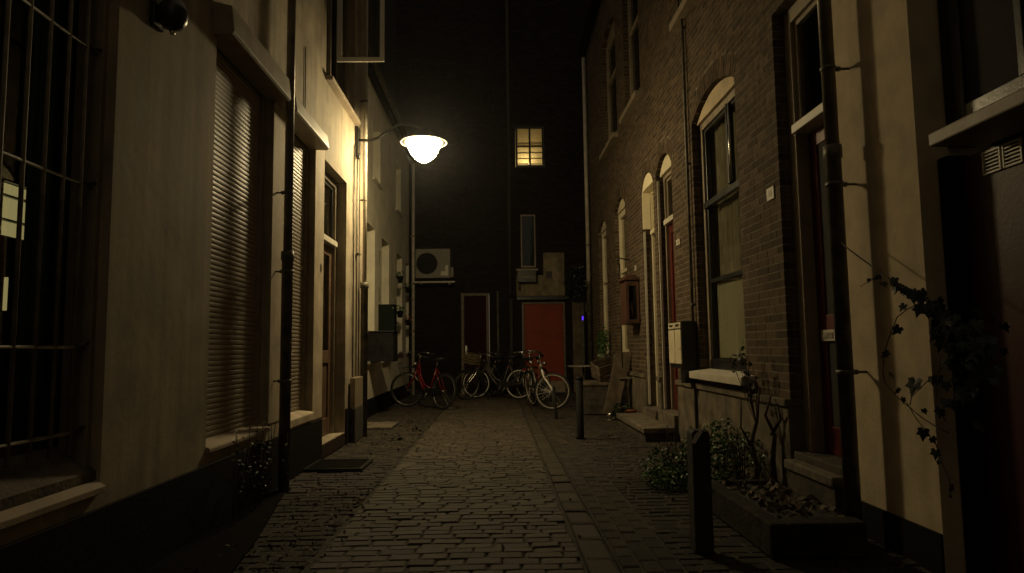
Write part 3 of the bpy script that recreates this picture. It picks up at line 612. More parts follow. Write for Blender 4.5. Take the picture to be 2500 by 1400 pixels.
# ------------------------------------------------------------------ back of the alley
tanD = mat('dim_tan_paint', (.15, .125, .08), .7, var=.2, scale=8)
hC = thing('brick_building', 'tall dark brick building closing the far end of the alley', 'building', (0, 17.3, 0))
BY = 17.3
opsC = [(-.93, -.20, 0, 2.57), (.64, 1.74, 0, 2.32), (.52, 1.28, 5.85, 6.95), (.62, 1.02, 3.2, 4.6)]
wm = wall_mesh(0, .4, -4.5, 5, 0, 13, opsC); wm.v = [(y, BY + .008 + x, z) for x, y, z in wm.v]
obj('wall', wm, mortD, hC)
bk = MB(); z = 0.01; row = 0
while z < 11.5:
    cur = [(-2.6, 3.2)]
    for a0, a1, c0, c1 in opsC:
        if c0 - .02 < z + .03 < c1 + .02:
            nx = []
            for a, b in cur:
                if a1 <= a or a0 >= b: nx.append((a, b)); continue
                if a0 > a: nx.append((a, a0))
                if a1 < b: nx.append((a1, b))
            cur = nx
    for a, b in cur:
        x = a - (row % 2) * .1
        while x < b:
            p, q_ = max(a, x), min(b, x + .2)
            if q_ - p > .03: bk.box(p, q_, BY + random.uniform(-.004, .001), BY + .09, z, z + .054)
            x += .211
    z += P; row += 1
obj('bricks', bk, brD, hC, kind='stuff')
def yb(m, x0, x1, z0, z1, w_, d0, d1): m.box(x0, x0 + w_, BY + d0, BY + d1, z0, z1).box(x1 - w_, x1, BY + d0, BY + d1, z0, z1).box(x0 + w_, x1 - w_, BY + d0 + .001, BY + d1 - .001, z1 - w_, z1); return m
obj('door_frame', yb(MB(), -.92, -.21, 0, 2.56, .07, -.02, .08), tanD, hC, .004)
d1 = obj('door', MB().box(-.848, -.282, BY + .04, BY + .08, .02, 2.488), mat('dark_maroon', (.022, .005, .004), .8, spec=.1), hC, .004, 'dark maroon back door'); obj('handle', MB().box(-.82, -.78, BY + .03, BY + .039, 1.0, 1.22).path([(-.8, BY + .03, 1.1), (-.8, BY - .02, 1.1), (-.7, BY - .02, 1.1)], .01), chrome, d1)
obj('door_frame', yb(MB(), .645, 1.735, 0, 2.31, .045, -.02, .08), tanD, hC, .004)
d2 = obj('door', MB().box(.692, 1.688, BY + .03, BY + .07, .3, 2.262), redp, hC, .004, 'plain bright red back door'); obj('handle', MB().path([(.76, BY + .03, 1.08), (.76, BY - .02, 1.08), (.86, BY - .02, 1.08)], .01), chrome, d2); obj('kick_board', MB().box(.692, 1.688, BY + .025, BY + .07, .02, .298), tan, d2)
obj('lintel', MB().box(.5, 1.85, BY - .12, BY - .005, 2.36, 2.46), blackp, hC, .01)
obj('panel', MB().prism([(.50, 2.47), (1.74, 2.47), (1.74, 3.58), (1.2, 3.58), (1.2, 3.0), (.50, 3.0)], 1, BY - .05, BY - .006), mat('panel_render', (.20, .16, .095), .9, var=.2, streak=.3), hC, .006, 'pale rendered panel above the red back door')
obj('sign', MB().box(1.26, 1.42, BY - .056, BY - .051, 2.92, 3.1), blackp, hC, label='small dark square sign on the pale panel')
wf_ = obj('window', yb(MB(), .53, 1.27, 5.86, 6.94, .05, .0, .08).box(.58, 1.22, BY + .001, BY + .079, 5.86, 5.9).box(.875, .925, BY + .002, BY + .078, 5.9, 6.89).box(.58, .875, BY + .004, BY + .07, 6.39, 6.42).box(.925, 1.22, BY + .004, BY + .07, 6.39, 6.42), blackp, hC, .003, 'lit window with a cream blind')
trm = bpy.data.materials.new('translucent_blind'); trm.use_nodes = True; tn = trm.node_tree.nodes; tn.remove(tn['Principled BSDF']); tb_ = tn.new('ShaderNodeBsdfTranslucent'); tb_.inputs[0].default_value = (.8, .7, .45, 1); trm.node_tree.links.new(tb_.outputs[0], tn['Material Output'].inputs[0])
obj('blind', curtain(BY + .14, .54, 1.26, 5.99, 6.93, .004, 14, 1), trm, wf_)
obj('room_interior', MB().box(.3, 1.5, BY + .9, BY + .95, 5.6, 7.2).box(.3, .35, BY + .42, BY + .9, 5.6, 7.2).box(1.45, 1.5, BY + .42, BY + .9, 5.6, 7.2).box(.35, 1.45, BY + .42, BY + .9, 5.6, 5.65).box(.35, 1.45, BY + .42, BY + .9, 7.15, 7.2), cream, wf_)
rl = bpy.data.lights.new('room_lamp', 'POINT'); rl.energy = 9; rl.color = (1, .80, .44); rl.shadow_soft_size = .06; ro = bpy.data.objects.new('room_lamp', rl); C.objects.link(ro); ro.parent = wf_; ro.location = Vector((.80, BY + .42, 6.0)) - OFF[wf_.name]
for zz in (6.10, 6.25, 6.44, 6.5): obj('fold', MB().box(.545, 1.255, BY + .146, BY + .16, zz, zz + .022), wicker, wf_)
for a in (.581, .926): obj('pane', MB().box(a, a + .293, BY + .04, BY + .044, 5.901, 6.389), gl, wf_); obj('pane', MB().box(a, a + .293, BY + .04, BY + .044, 6.421, 6.889), gl, wf_)
w2 = obj('window', MB().box(.63, .66, BY, BY + .07, 3.21, 4.59).box(.98, 1.01, BY, BY + .07, 3.21, 4.59).box(.66, .98, BY + .001, BY + .069, 3.21, 3.25).box(.66, .98, BY + .001, BY + .069, 4.55, 4.59), tan, hC, .003, 'narrow dark window with thin pale frame')
obj('room_interior', MB().box(.6, 1.05, BY + .3, BY + .32, 3.1, 4.7), dark_room, w2); obj('pane', MB().box(.66, .98, BY + .03, BY + .034, 3.25, 4.55), glD, w2); obj('sill', MB().box(.50, 1.06, BY - .08, BY - .005, 3.12, 3.17), tan, w2)
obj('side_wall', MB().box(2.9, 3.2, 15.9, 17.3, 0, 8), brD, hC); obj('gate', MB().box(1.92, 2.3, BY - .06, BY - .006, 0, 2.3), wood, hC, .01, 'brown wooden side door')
single('drainpipe', MB().path([(.34, BY - .07, 2.5), (.345, BY - .07, 12)], .04, 10).path([(.36, BY - .07, 0), (.36, BY - .07, 2.4)], .045, 10), mat('dim_pipe', (.05, .045, .036), .7, spec=.2), 'grey drainpipe on the far building left of the red door', 'drainpipe', (.34, BY - .07, 0))
single('drainpipe', MB().path([(.02, BY - .05, 0), (.02, BY - .05, 2.6)], .03, 10), zincD, 'short dark pipe on the far wall right of the maroon door', 'drainpipe', (.02, BY - .05, 0))
single('blue_light', MB().lathe([(.01, -.05), (.02, -.045), (.02, .045), (.01, .05)], (2.14, 16.9, 1.87), 10), blue, 'tiny violet blue light glowing by the far right corner', 'light', (2.14, 16.9, 1.82))
single('light_post', MB().box(2.11, 2.17, 16.92, 16.98, 0, 2.1), zincD, 'thin dark post carrying the small blue light', 'post', (2.14, 16.95, 0))
# air conditioner
t = thing('ac_unit', 'white outdoor air conditioner unit on a shelf at the far wall', 'air conditioner', (-1.65, 17.0, 2.86))
obj('casing', MB().box(-2.04, -1.17, 16.9, 17.22, 2.92, 3.66), plastic, t, .012)
obj('fan_grille', MB().ring((-1.75, 16.89, 3.29), .265, .008, 'y', 36, 5).ring((-1.75, 16.885, 3.29), .2, .004, 'y', 30, 4).ring((-1.75, 16.885, 3.29), .13, .004, 'y', 24, 4).ring((-1.75, 16.885, 3.29), .06, .004, 'y', 16, 4), blackp, t)
fm_ = MB(); fm_.add([(-1.75 + .255 * math.cos(R(a)), 16.896, 3.29 + .255 * math.sin(R(a))) for a in range(0, 360, 10)] + [(-1.75, 16.896, 3.29)], [(k, (k + 1) % 36, 36) for k in range(36)]); obj('fan_opening', fm_, matte, t)
obj('label_plate', MB().box(-1.29, -1.22, 16.893, 16.897, 2.98, 3.24).box(-1.40, -1.292, 16.892, 16.896, 2.98, 3.09), white, t); obj('valve_cover', MB().box(-1.168, -1.09, 17.0, 17.2, 2.95, 3.2), plastic, t, .006)
sh = thing('wall_shelf', 'pale metal shelf carrying the air conditioner', 'shelf', (-1.6, 17.1, 2.8)); obj('plate', MB().box(-2.08, -1.05, 16.82, 17.28, 2.79, 2.835), steelw, sh, .004)
for x in (-1.9, -1.2): obj('strut', MB().box(x, x + .03, 16.86, 17.28, 2.75, 2.788), blackp, sh)
t = thing('extract_unit', 'dark extractor box under the narrow window of the far building', 'extractor', (.75, 17.1, 2.75)); obj('box', MB().box(.52, 1.0, 16.98, 17.24, 2.80, 3.1), blackp, t, .01); obj('duct', MB().path([(.56, 17.12, 2.79), (.56, 17.12, 2.6)], .03, 8), zincD, t); obj('front_plate', MB().box(.56, .95, 16.97, 16.978, 2.9, 2.96), zincD, t)

# ------------------------------------------------------------------ bollards
def bollard(x, y, h, r, lab, tilt=0, cap='point'):
    t = thing('bollard', lab, 'bollard', (x, y, 0), 'bollards along the right of the road')
    obj('post', MB().lathe([(r * 1.08, 0), (r * 1.08, .03), (r, .04), (r, h - .04)], (x, y, 0), 18), matte, t)
    obj('cap', MB().lathe([(r * 1.02, h - .04), (r * 1.05, h - .025), (r * .8, h - .008), (r * .2, h)], (x, y, 0), 18), matte, t); t.rotation_euler.y = tilt; return t
bollard(1.03, 8.63, .78, .047, 'black bollard at mid distance beside the road gutter'); bollard(.94, 11.1, .52, .026, 'short thin black post in front of the near bicycle wheel', -.06)
t = thing('wooden_post', 'thick dark wooden post in the right foreground', 'post', (1.14, 3.9, 0), 'bollards along the right of the road')
obj('shaft', MB().prism([(1.085, 0), (1.19, 0), (1.188, .655), (1.18, .668), (1.10, .675), (1.088, .66)], 1, 3.84, 3.96), mat('dark_wood', (.02, .015, .011), .8, var=.3, scale=14, bump=.7, bscale=30, streak=.4), t, .012)
obj('torn_sticker', MB().add([(1.082, 3.835, .61), (1.10, 3.835, .60), (1.145, 3.835, .665), (1.13, 3.835, .68), (1.10, 3.835, .65)], [(0, 1, 2, 3, 4)]), paper, t)

# ------------------------------------------------------------------ bicycles
def bicycle(label, loc, rz, lean, fmat, rim_m, steer=0, basket=False, rack=True, tyre=None, saddle_z=.95, bar_m=None, scale=1.0, fr_rack=False, flap=False, fork_m=None):
    t = thing('bicycle', label, 'bicycle', loc, 'bicycles parked at the end of the alley'); OFF[t.name] = Vector((0, 0, 0))
    t.rotation_euler = (lean, 0, rz); t.scale = (scale,) * 3; fork_m = fork_m or fmat
    wr = .345; F = Vector((1.08, 0, wr)); B = Vector((0, 0, wr)); bb = (.43, 0, .29); st = (.27, 0, .78); hd0 = Vector((.86, 0, .74)); hd1 = Vector((.81, 0, .90))
    SR = Matrix.Translation(hd0) @ Matrix.Rotation(steer, 4, (hd1 - hd0).normalized()) @ Matrix.Translation(-hd0)
    def wheel(c, nm, Mx):
        def o_(n, m, ma, par):
            m.v = [tuple(Mx @ Vector(v)) for v in m.v]; return obj(n, m, ma, par)
        wh = o_(nm, MB().ring(c, wr - .018, .019, 'y', 44, 7), tyre or rubber, t)
        o_('rim', MB().ring(c, wr - .042, .011, 'y', 44, 6), rim_m, wh)
        sp = MB()
        for k in range(28):
            a = k * 2 * math.pi / 28; s_ = .022 if k % 2 else -.022; a2 = a + (.7 if k % 4 < 2 else -.7)
            sp.path([c + Vector((.02 * math.cos(a2), s_, .02 * math.sin(a2))), c + Vector(((wr - .045) * math.cos(a), 0, (wr - .045) * math.sin(a)))], .0013, 3, smooth=False)
        o_('spokes', sp, dull, wh); o_('hub', MB().path([c - Vector((0, .045, 0)), c + Vector((0, .045, 0))], .02, 8), dull, wh)
        mg = MB(); a0 = 20 if c.x < .5 else 40
        pts = [c + Vector((math.cos(R(a)) * (wr + .012), 0, math.sin(R(a)) * (wr + .012))) for a in range(a0, 186, 10)]
        for i in range(len(pts) - 1): mg.add([pts[i] + Vector((0, -.025, 0)), pts[i + 1] + Vector((0, -.025, 0)), pts[i + 1] + Vector((0, .025, 0)), pts[i] + Vector((0, .025, 0))], [(0, 1, 2, 3)])
        o_('mudguard', mg, blackp, wh); return wh
    I4 = Matrix.Identity(4); rw = wheel(B, 'rear_wheel', I4); wheel(F, 'front_wheel', SR)
    fr = MB().path([hd0, hd1], .02).path([hd0 + Vector((0, 0, .02)), (.70, 0, .48), (.56, 0, .33), bb], .021).path([hd1, (.74, 0, .64), (.6, 0, .46), (.40, 0, .38)], .017).path([bb, st], .017)
    for s_ in (-.045, .045): fr.path([bb, (.3, s_, .31), B + Vector((0, s_, 0))], .011).path([st, (.2, s_, .66), B + Vector((0, s_, 0))], .009)
    obj('frame', fr, fmat, t)
    fk = MB()
    for s_ in (-.04, .04): fk.path([hd0 + Vector((0, s_ * .8, 0)), hd0 + Vector((.05, s_, -.14)), F + Vector((-.02, s_, .06)), F + Vector((0, s_, 0))], [.016, .014, .011, .009])
    fk.v = [tuple(SR @ Vector(v)) for v in fk.v]; obj('fork', fk, fork_m, t)
    hb = MB().path([hd1, (.79, 0, 1.05)], .013).path([(.58, -.29, 1.02), (.68, -.29, 1.04), (.78, -.24, 1.07), (.80, -.1, 1.07), (.79, 0, 1.05), (.80, .1, 1.07), (.78, .24, 1.07), (.68, .29, 1.04), (.58, .29, 1.02)], .0115)
    hb.v = [tuple(SR @ Vector(v)) for v in hb.v]; ho = obj('handlebar', hb, bar_m or chrome, t)
    for s_ in (-.29, .29):
        gm = MB().path([(.56, s_, 1.017), (.68, s_, 1.04)], .016, 8); gm.v = [tuple(SR @ Vector(v)) for v in gm.v]; obj('grip', gm, rubber, ho)
    lm_ = MB().lathe([(.01, 0), (.035, .01), (.04, .05), (.038, .06)], (0, 0, 0), 12); lm_.v = [tuple(SR @ (Vector((.86, 0, .86)) + Vector((v[2], v[0], v[1])))) for v in lm_.v]; obj('headlight', lm_, dull, t)
    obj('seat_post', MB().path([st, (.25, 0, saddle_z - .02)], .012), chrome, t)
    z = saddle_z; sd = MB().add([(.08, -.09, z), (.1, -.1, z + .03), (.3, -.03, z + .02), (.40, -.018, z + .01), (.40, .018, z + .01), (.3, .03, z + .02), (.1, .1, z + .03), (.08, .09, z), (.06, 0, z + .035), (.2, 0, z + .04), (.2, -.05, z - .04), (.2, .05, z - .04), (.1, 0, z - .05)], [(1, 9, 8), (1, 2, 9), (2, 3, 9), (3, 4, 9), (4, 5, 9), (5, 6, 9), (6, 8, 9), (0, 1, 8), (8, 6, 7), (0, 10, 2, 1), (10, 3, 2), (7, 6, 5, 11), (11, 5, 4), (0, 12, 10), (7, 11, 12), (0, 8, 7, 12), (10, 12, 11), (10, 11, 4, 3)], True)
    obj('saddle', sd, rubber, t)
    cr = MB().ring((bb[0], .05, bb[2]), .09, .006, 'y', 24, 5).path([Vector(bb) + Vector((0, -.07, 0)), Vector(bb) + Vector((0, .07, 0))], .014).path([Vector(bb) + Vector((0, .07, 0)), Vector(bb) + Vector((.08, .08, -.14))], .01).path([Vector(bb) + Vector((0, -.07, 0)), Vector(bb) + Vector((-.08, -.08, .14))], .01)
    co = obj('crank', cr, dull, t); obj('pedal', MB().box(bb[0] + .03, bb[0] + .13, .08, .16, .14, .165), rubber, co); obj('pedal', MB().box(bb[0] - .13, bb[0] - .03, -.16, -.08, .42, .445), rubber, co)
    obj('chain_guard', MB().prism([(.0, .31), (.0, .37), (.30, .40), (.50, .39), (.54, .30), (.50, .22), (.3, .26)], 1, .055, .066), blackp, t, .004)
    obj('kickstand', MB().path([(.1, -.06, .28), (-.02, -.17, .02), (-.06, -.18, .01)], .008, 6), dull, t)
    if rack:
        rk = MB()
        for s_ in (-.06, -.02, .02, .06): rk.path([(.2, s_, .76), (-.1, s_, .75), (-.25, s_, .745)], .006, 5)
        for s_ in (-.065, .065): rk.path([(-.1, s_, .75), B + Vector((0, s_ * .8, 0))], .006, 5)
        rk.path([(-.25, -.065, .745), (-.25, .065, .745)], .006, 5); obj('carrier', rk, blackp, t)
        obj('rear_light', MB().box(-.27, -.252, -.035, .035, .70, .745), mat('red_reflector', (.5, .02, .02), .2), t, .004)
    if flap: obj('mudguard_flap', MB().prism([(-.03, .36), (.03, .36), (.022, .52), (-.022, .54)], 0, -.366, -.36), white, rw, .002)
    if fr_rack:
        rk = MB()
        for s_ in (-.12, -.04, .04, .12): rk.path([(.9, s_, .80), (1.2, s_, .80), (1.22, s_, .88)], .006, 5)
        rk.path([(.9, -.12, .8), (.9, .12, .8)], .006, 5).path([(1.2, -.12, .8), (1.2, .12, .8)], .006, 5).path([(1.22, -.12, .88), (1.22, .12, .88)], .006, 5).path([(1.2, -.1, .8), (1.08, -.05, .35)], .006, 5).path([(1.2, .1, .8), (1.08, .05, .35)], .006, 5)
        rk.v = [tuple(SR @ Vector(v)) for v in rk.v]; obj('front_carrier', rk, blackp, t)
    if basket:
        bkm = MB(); x0, x1, y0, y1, z0, z1 = .92, 1.18, -.19, .19, .84, 1.04
        for zz in (z0, z0 + .07, z0 + .14, z1):
            bkm.path([(x0, y0, zz), (x1, y0, zz), (x1, y1, zz), (x0, y1, zz)], .008, 5, True)
        for k in range(8):
            for yy in (y0, y1): bkm.path([(x0 + (x1 - x0) * k / 7, yy, z0), (x0 + (x1 - x0) * k / 7, yy, z1)], .005, 4)
            for xx in (x0, x1): bkm.path([(xx, y0 + (y1 - y0) * k / 7, z0), (xx, y0 + (y1 - y0) * k / 7, z1)], .005, 4)
        bkm.box(x0, x1, y0, y1, z0 - .008, z0); bkm.v = [tuple(SR @ Vector(v)) for v in bkm.v]; obj('basket', bkm, wicker, t)
    return t
def bike_at(rear, front, **k):
    d = Vector(front) - Vector(rear); return dict(loc=(rear[0], rear[1], 0), rz=math.atan2(d.y, d.x), **k)
bicycle('red bicycle leaning by the cream wall on the left', **bike_at((-1.06, 13.05), (-1.82, 13.8), lean=R(6), fmat=redf, rim_m=dull, steer=R(38), fr_rack=True, rack=False))
bicycle('bicycle with a wicker basket in front of the maroon back door', **bike_at((-.05, 16.2), (-.72, 15.4), lean=R(-14), fmat=dull, rim_m=dull, steer=R(-15), basket=True, fork_m=chrome))
bicycle('dark bicycle in the middle, its pale wheel facing the camera', **bike_at((.46, 15.35), (-.5, 15.8), lean=R(7), fmat=mat('grey_frame', (.08, .07, .06), .35), rim_m=whiteB, steer=R(10)))
bicycle('orange bicycle with white fork leaning before the red door', **bike_at((1.1, 15.1), (.75, 14.2), lean=R(9), fmat=orangef, rim_m=steelw, steer=R(30), fork_m=steelw, rack=False))
bicycle('nearest bicycle on the right, its front wheel turned flat to the camera', **bike_at((.70, 13.6), (.97, 12.62), lean=R(8), fmat=dull, rim_m=steelw, steer=R(58), flap=True, fork_m=whiteB))
bicycle('black bicycle at the back against the far drainpipe', **bike_at((-.2, 16.7), (.75, 16.75), lean=R(4), fmat=blackp, rim_m=dull, steer=R(20), bar_m=dull))

# ------------------------------------------------------------------ right clutter
t = thing('bistro_table', 'small round bistro table with pale top near the far pipe', 'table', (1.9, 14.9, 0)); obj('tabletop', MB().lathe([(.34, .72), (.355, .725), (.355, .745), (.34, .75)], (1.88, 14.9, 0), 32), steelw, t); obj('stem', MB().lathe([(.02, .03), (.02, .72)], (1.88, 14.9, 0), 10), blackp, t)
for k in range(3): obj('foot', MB().path([(1.88, 14.9, .06), (1.88 + .26 * math.cos(k * 2.1 + .4), 14.9 + .26 * math.sin(k * 2.1 + .4), .015)], .012, 6), blackp, t)
t = thing('wooden_bench', 'low wooden bench chest by the brick wall past the mid bollard', 'bench', (1.75, 11.9, 0)); obj('seat', MB().box(1.42, 2.1, 11.5, 12.6, .50, .54), wood, t, .006)
for k in range(4): obj('board', MB().box(1.45, 2.1, 11.52, 11.55, .02 + k * .12, .135 + k * .12), stoneD, t, .003); obj('board', MB().box(1.45, 1.48, 11.552, 12.58, .02 + k * .12, .135 + k * .12), stoneD, t, .003)
t = thing('wooden_crate', 'tilted grey wooden crate lying on the bench', 'crate', (1.95, 11.9, .56)); M = Matrix.Translation((1.9, 11.9, .63)) @ Matrix.Rotation(R(18), 4, 'Z') @ Matrix.Rotation(R(-14), 4, 'Y') @ Matrix.Rotation(R(20), 4, 'X')
for k in range(3): obj('slat', MB().box(-.2, .2, -.15, -.138, k * .1, k * .1 + .085, M), wood, t, .002); obj('slat', MB().box(-.2, .2, .138, .15, k * .1, k * .1 + .085, M), wood, t, .002); obj('slat', MB().box(-.212, -.2, -.15, .15, k * .1, k * .1 + .085, M), wood, t, .002)
obj('base', MB().box(-.2, .2, -.138, .138, 0, .01, M), wood, t)
p = [at(1503, 862, 1, 11.15), at(1543, 858, 1, 11.2), at(1508, 1012, 1, 10.85), at(1473, 1010, 1, 10.8)]
pk = MB(); nrm = Vector((0, .03, 0)); pk.add([*p, *[v + nrm for v in p]], [(0, 1, 2, 3), (4, 7, 6, 5), (0, 4, 5, 1), (1, 5, 6, 2), (2, 6, 7, 3), (3, 7, 4, 0)])
single('plank', pk, wood, 'broad bare plank leaning over the bench', 'plank', p[3], bevel=.003)
single('stool', MB().box(1.98, 2.12, 11.05, 11.2, 0, .62).box(1.95, 2.16, 11.0, 11.25, .62, .65), stone, 'pale square block stand under the leaning plank', 'stand', (2.05, 11.1, 0), bevel=.01)
t = thing('candle_jar', 'small gleaming jar on the ground by the leaning plank', 'jar', (1.78, 10.75, 0)); obj('glass', MB().lathe([(.035, .01), (.05, .02), (.052, .09), (.045, .11)], (1.76, 10.75, 0), 14), chrome, t); obj('base', MB().lathe([(.04, 0), (.045, .012)], (1.76, 10.75, 0), 14), cream, t)
t = thing('potted_plant', 'dark leafy plant in a terracotta pot under the plank', 'plant', (2.0, 10.6, 0)); obj('pot', MB().lathe([(.06, 0), (.085, .15), (.095, .15), (.095, .18)], (2.05, 10.55, 0), 14), terra, t); obj('foliage', leaves(MB(), (1.93, 10.62, .15), (.2, .14, .13), 420, .05), ivym, t, kind='stuff')
t = thing('climbing_plant', 'leafy plant at the foot of the far cream framed window', 'plant', (2.1, 13.2, 0)); obj('stem', MB().path([(2.1, 13.2, 0), (2.08, 13.15, .7), (2.12, 13.2, 1.4)], .012, 6), barkm, t); obj('foliage', leaves(MB(), (2.06, 13.2, 1.2), (.13, .25, .35), 500, .05), leafm, t, kind='stuff')
t = thing('ivy_bush', 'dark climbing ivy hanging on the far right corner wall', 'plant', (2.1, 16.9, 0)); obj('stem', MB().path([(2.25, 17.2, 0), (2.2, 17.15, 2.6)], .015, 6), barkm, t); obj('foliage', leaves(MB(), (2.05, 17.1, 2.75), (.35, .12, .5), 700, .06), ivym, t, kind='stuff')

# shrub, weeds, rose trunk
t = thing('shrub', 'low bright green shrub at the brick plinth behind the wooden post', 'shrub', (1.7, 5.7, 0)); fm2 = MB()
for c, r_ in (((1.45, 5.8, .14), (.26, .25, .15)), ((1.62, 5.55, .22), (.2, .2, .2)), ((1.8, 5.75, .26), (.26, .24, .24)), ((1.35, 5.6, .08), (.2, .2, .1)), ((2.02, 5.7, .2), (.18, .24, .24)), ((1.95, 6.0, .3), (.2, .2, .22)), ((1.6, 5.3, .07), (.2, .12, .09))): leaves(fm2, c, r_, 480, .035)
obj('foliage', fm2, leafm, t, kind='stuff'); sm2 = MB()
for _ in range(34):
    x, y = random.uniform(1.4, 2.1), random.uniform(5.5, 5.9); sm2.path([(1.7 + (x - 1.7) * .4, y, 0), (x, y, .2), (x + random.uniform(-.1, .1), y, random.uniform(.3, .5))], .004, 4)
obj('stem', sm2, barkm, t, kind='stuff')
t = thing('rose_bush', 'bare thorny rose trunk with thin shoots against the brick plinth', 'rose bush', (2.1, 5.4, 0)); tr = MB()
tr.path([(2.0, 5.35, 0), (2.02, 5.36, .2), (1.99, 5.38, .38), (2.05, 5.4, .55), (2.1, 5.45, .8)], [.028, .022, .018, .014, .008]).path([(2.13, 5.3, 0), (2.12, 5.3, .25), (2.14, 5.28, .45), (2.08, 5.3, .6), (2.13, 5.3, .75)], [.03, .024, .016, .012, .008]).path([(2.12, 5.3, .45), (2.16, 5.2, .58), (2.12, 5.15, .7)], [.014, .01, .006]).path([(1.99, 5.38, .35), (1.92, 5.4, .5), (1.95, 5.45, .72)], [.012, .008, .004])
for k in range(5): tr.path([(1.88 + k * .012, 5.4, 0), (1.86 + k * .02, 5.4, .3), (1.80 + k * .045, 5.42 + k * .02, .45)], .006, 5)
obj('trunk', tr, barkm, t); shm = MB(); lv = MB()
for _ in range(12):
    x, y = random.uniform(1.9, 2.15), random.uniform(5.25, 5.8); h = random.uniform(.75, 1.15); shm.path([(2.05, 5.4, .5), (x, y, h - .1), (x + random.uniform(-.05, .03), y, h)], .003, 4); leaves(lv, (x, y, h - .06), (.03, .03, .1), 7, .045)
obj('shoot', shm, barkm, t, kind='stuff'); obj('foliage', lv, ivym, t, kind='stuff')
t = thing('weed', 'straggly flowering weed growing at the foot of the left shutter', 'weed', (-1.8, 5.1, 0)); wm_ = MB(); wl = MB(); wfl = MB()
for _ in range(26):
    y = random.uniform(4.7, 5.6); h = random.uniform(.25, .68); x = -1.82 + random.uniform(-.02, .08); dy = random.uniform(-.15, .15)
    wm_.path([(x, y, 0), (x + .02, y + dy * .5, h * .6), (x + .03, y + dy, h)], .0025, 4); leaves(wl, (x + .02, y + dy * .6, h * .6), (.04, .05, h * .35), 7, .03)
    if random.random() < .35: leaves(wfl, (x + .03, y + dy, h), (.012, .012, .012), 4, .016)
obj('stem', wm_, barkm, t, kind='stuff'); obj('foliage', wl, ivym, t, kind='stuff'); obj('flower', wfl, paper, t, kind='stuff')
# grating, leaves and litter
t = thing('door_grating', 'dark iron grating mat on the pavement before the brown door', 'grating', (-1.6, 6.9, 0)); obj('rim', MB().box(-1.86, -1.30, 6.58, 6.61, 0, .03).box(-1.86, -1.30, 7.14, 7.17, 0, .03).box(-1.86, -1.83, 6.61, 7.14, 0, .03).box(-1.33, -1.30, 6.61, 7.14, 0, .03), blackp, t)
b0 = obj('bar', MB().box(-1.82, -1.813, 6.61, 7.14, .004, .026), blackp, t)
for k in range(1, 20):
    c = b0.copy(); C.objects.link(c); c.location.x += k * .0246
obj('pit', MB().box(-1.83, -1.33, 6.61, 7.14, -.01, .003), dark_gnd, t)
lt = MB()
for _ in range(260): leaves(lt, (random.uniform(-1.6, -.95), random.uniform(3.3, 5.8), .01), (.004, .004, .005), 1, .03)
for _ in range(300):
    x = random.choice((random.uniform(-1.8, -1.0), random.uniform(-1.6, -1.0), random.uniform(-1, 2.1))); leaves(lt, (x, random.uniform(3.4, 12), .012), (.002, .002, .004), 1, .035)
obj('fallen_leaves', lt, deadm, kind='stuff'); tag(C.objects['fallen_leaves'], 'small dead leaves scattered over the paving', 'leaves')
lt = MB()
for px, py in ((1448, 1223), (1066, 1240), (955, 1160), (1125, 1250), (1330, 1290), (1010, 1128), (775, 1205), (905, 1255), (1232, 1300), (1640, 1245)):
    q = at(px, py, 2, .012); leaves(lt, q, (.003, .003, .003), 2, .013)
obj('litter', lt, paper, kind='stuff'); tag(C.objects['litter'], 'tiny white scraps of litter on the paving', 'litter')
for px, py, l in ((967, 1076, 'dark crumpled leaf clump on the road, nearer one'), (1016, 1053, 'dark twig on the road beyond the leaf clump')):
    q = at(px, py, 2, 0); single('leaf_clump', leaves(MB(), q + Vector((0, 0, .02)), (.06, .04, .015), 14, .06), soil, l, 'leaf', q)

# ------------------------------------------------------------------ ivy over the ochre pier
iv = thing('ivy_vine', 'dark ivy vine trailing across the ochre pier from the drainpipe', 'ivy', (2.1, 3.5, 0))
def ivy_mesh(k):
    out = [(0, 0), (-.16, -.20), (-.48, -.10), (-.40, .16), (-.56, .42), (-.24, .50), (0, 1.0), (.24, .50), (.56, .42), (.40, .16), (.48, -.10), (.16, -.20)]
    vs = [(x * .9, y, .1 * abs(x) * (1 if k else -1)) for x, y in out] + [(0, .35, .05)]
    me = bpy.data.meshes.new('leaf'); me.from_pydata(vs, [], [(i, (i + 1) % 12, 12) for i in range(12)]); me.materials.append(ivym); return me
ims = [ivy_mesh(0), ivy_mesh(1)]
def leaf(p, s, d=None):
    o = bpy.data.objects.new('leaf', random.choice(ims)); C.objects.link(o); o.parent = iv
    n = Vector((-.35, -1, .25)) + Vector((random.gauss(0, .45), random.gauss(0, .3), random.gauss(0, .45))); n.normalize()
    u = (d or Vector((random.gauss(0, .5), 0, -1))); u = (u - n * u.dot(n)).normalized(); r_ = u.cross(n)
    o.matrix_local = Matrix.Translation(Vector(p) - OFF[iv.name]) @ Matrix(((r_.x, u.x, n.x, 0), (r_.y, u.y, n.y, 0), (r_.z, u.z, n.z, 0), (0, 0, 0, 1))) @ Matrix.Diagonal((s, s, s, 1))
V = lambda pts, x=2.06: [at(a, b, 0, x) for a, b in pts]
st1 = V([(2042, 585), (2100, 630), (2150, 665), (2200, 700), (2250, 725), (2290, 760), (2320, 800), (2345, 850), (2360, 900)])
st2 = V([(2250, 740), (2215, 755), (2190, 775), (2172, 820), (2160, 860), (2155, 905), (2160, 935), (2185, 965), (2215, 990), (2250, 1020), (2290, 1045), (2315, 1057)], 2.03)
st3 = V([(2215, 985), (2235, 1020), (2262, 1055), (2285, 1085), (2300, 1130), (2318, 1170), (2322, 1215)], 2.05); st4 = V([(2300, 900), (2275, 920), (2250, 945), (2225, 970), (2222, 990)], 2.0)
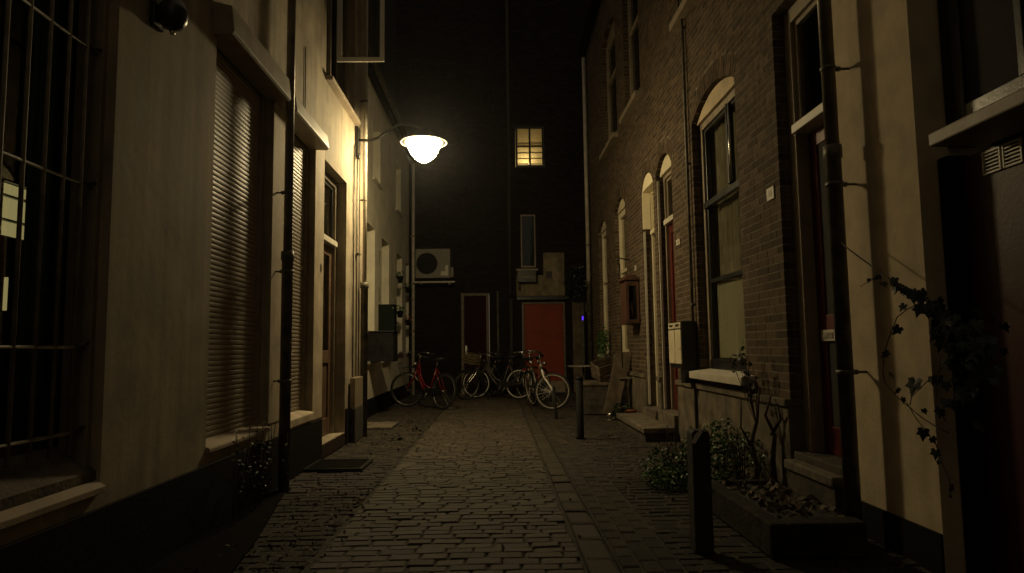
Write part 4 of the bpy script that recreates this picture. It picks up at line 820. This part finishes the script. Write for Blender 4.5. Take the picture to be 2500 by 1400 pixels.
st5 = V([(2150, 672), (2125, 685), (2100, 700)], 2.0); st6 = V([(2330, 790), (2300, 850), (2290, 920), (2285, 985), (2310, 1030)], 1.98)
stm = MB()
for s_, r_ in ((st1, .0045), (st2, .003), (st3, .0025), (st4, .0025), (st5, .002), (st6, .002)): stm.path(s_, r_, 5)
obj('stem', stm, barkm, iv)
def along(st, n, s, spread, t0=0, t1=1):
    for k in range(n):
        t_ = (t0 + (t1 - t0) * random.random()) * (len(st) - 1); i = min(int(t_), len(st) - 2); p = st[i].lerp(st[i + 1], t_ - i)
        leaf(p + Vector((random.uniform(-.6, .3), random.uniform(-1, 1), random.uniform(-1, .8))) * spread, s * random.uniform(.6, 1.2))
along(st1, 10, .05, .012, .2, .45); along(st1, 34, .06, .035, .42, .8); along(st1, 42, .06, .05, .6, 1)
for px, py, s in ((2235, 930, .085), (2155, 690, .05), (2185, 680, .045), (2225, 715, .06), (2245, 750, .06), (2195, 800, .055), (2168, 862, .05), (2172, 912, .04), (2195, 950, .04), (2205, 972, .035), (2255, 1050, .06), (2275, 1070, .04), (2285, 1100, .05), (2296, 1000, .055), (2290, 920, .05), (2278, 745, .05), (2208, 745, .045), (2255, 1000, .03)):
    leaf(at(px, py, 0, 2.03), s)
along(st5, 5, .03, .01); along(st3, 5, .025, .01, .6, 1)
for _ in range(90):                                                # the dense clump hanging in front of the dark recess
    a, b = random.gauss(2365, 36), random.gauss(865, 62)
    if b > 740: leaf(at(a, b, 0, random.uniform(1.98, 2.2)), random.uniform(.035, .065))

# ------------------------------------------------------------------ thin scattering volume added to imitate lens glow around the lamp
hz = obj('halo_haze', MB().box(-64, 64, -44, 124, -1.4, 16), gl, kind='stuff'); hm = bpy.data.materials.new('halo_haze'); hm.use_nodes = True
hn = hm.node_tree.nodes; hn.remove(hn['Principled BSDF']); pv = hn.new('ShaderNodeVolumePrincipled'); pv.inputs['Density'].default_value = .00045; pv.inputs['Anisotropy'].default_value = .88; pv.inputs['Color'].default_value = (.9, .9, .9, 1)
hm.node_tree.links.new(pv.outputs[0], hn['Material Output'].inputs['Volume']); hz.data.materials.clear(); hz.data.materials.append(hm)
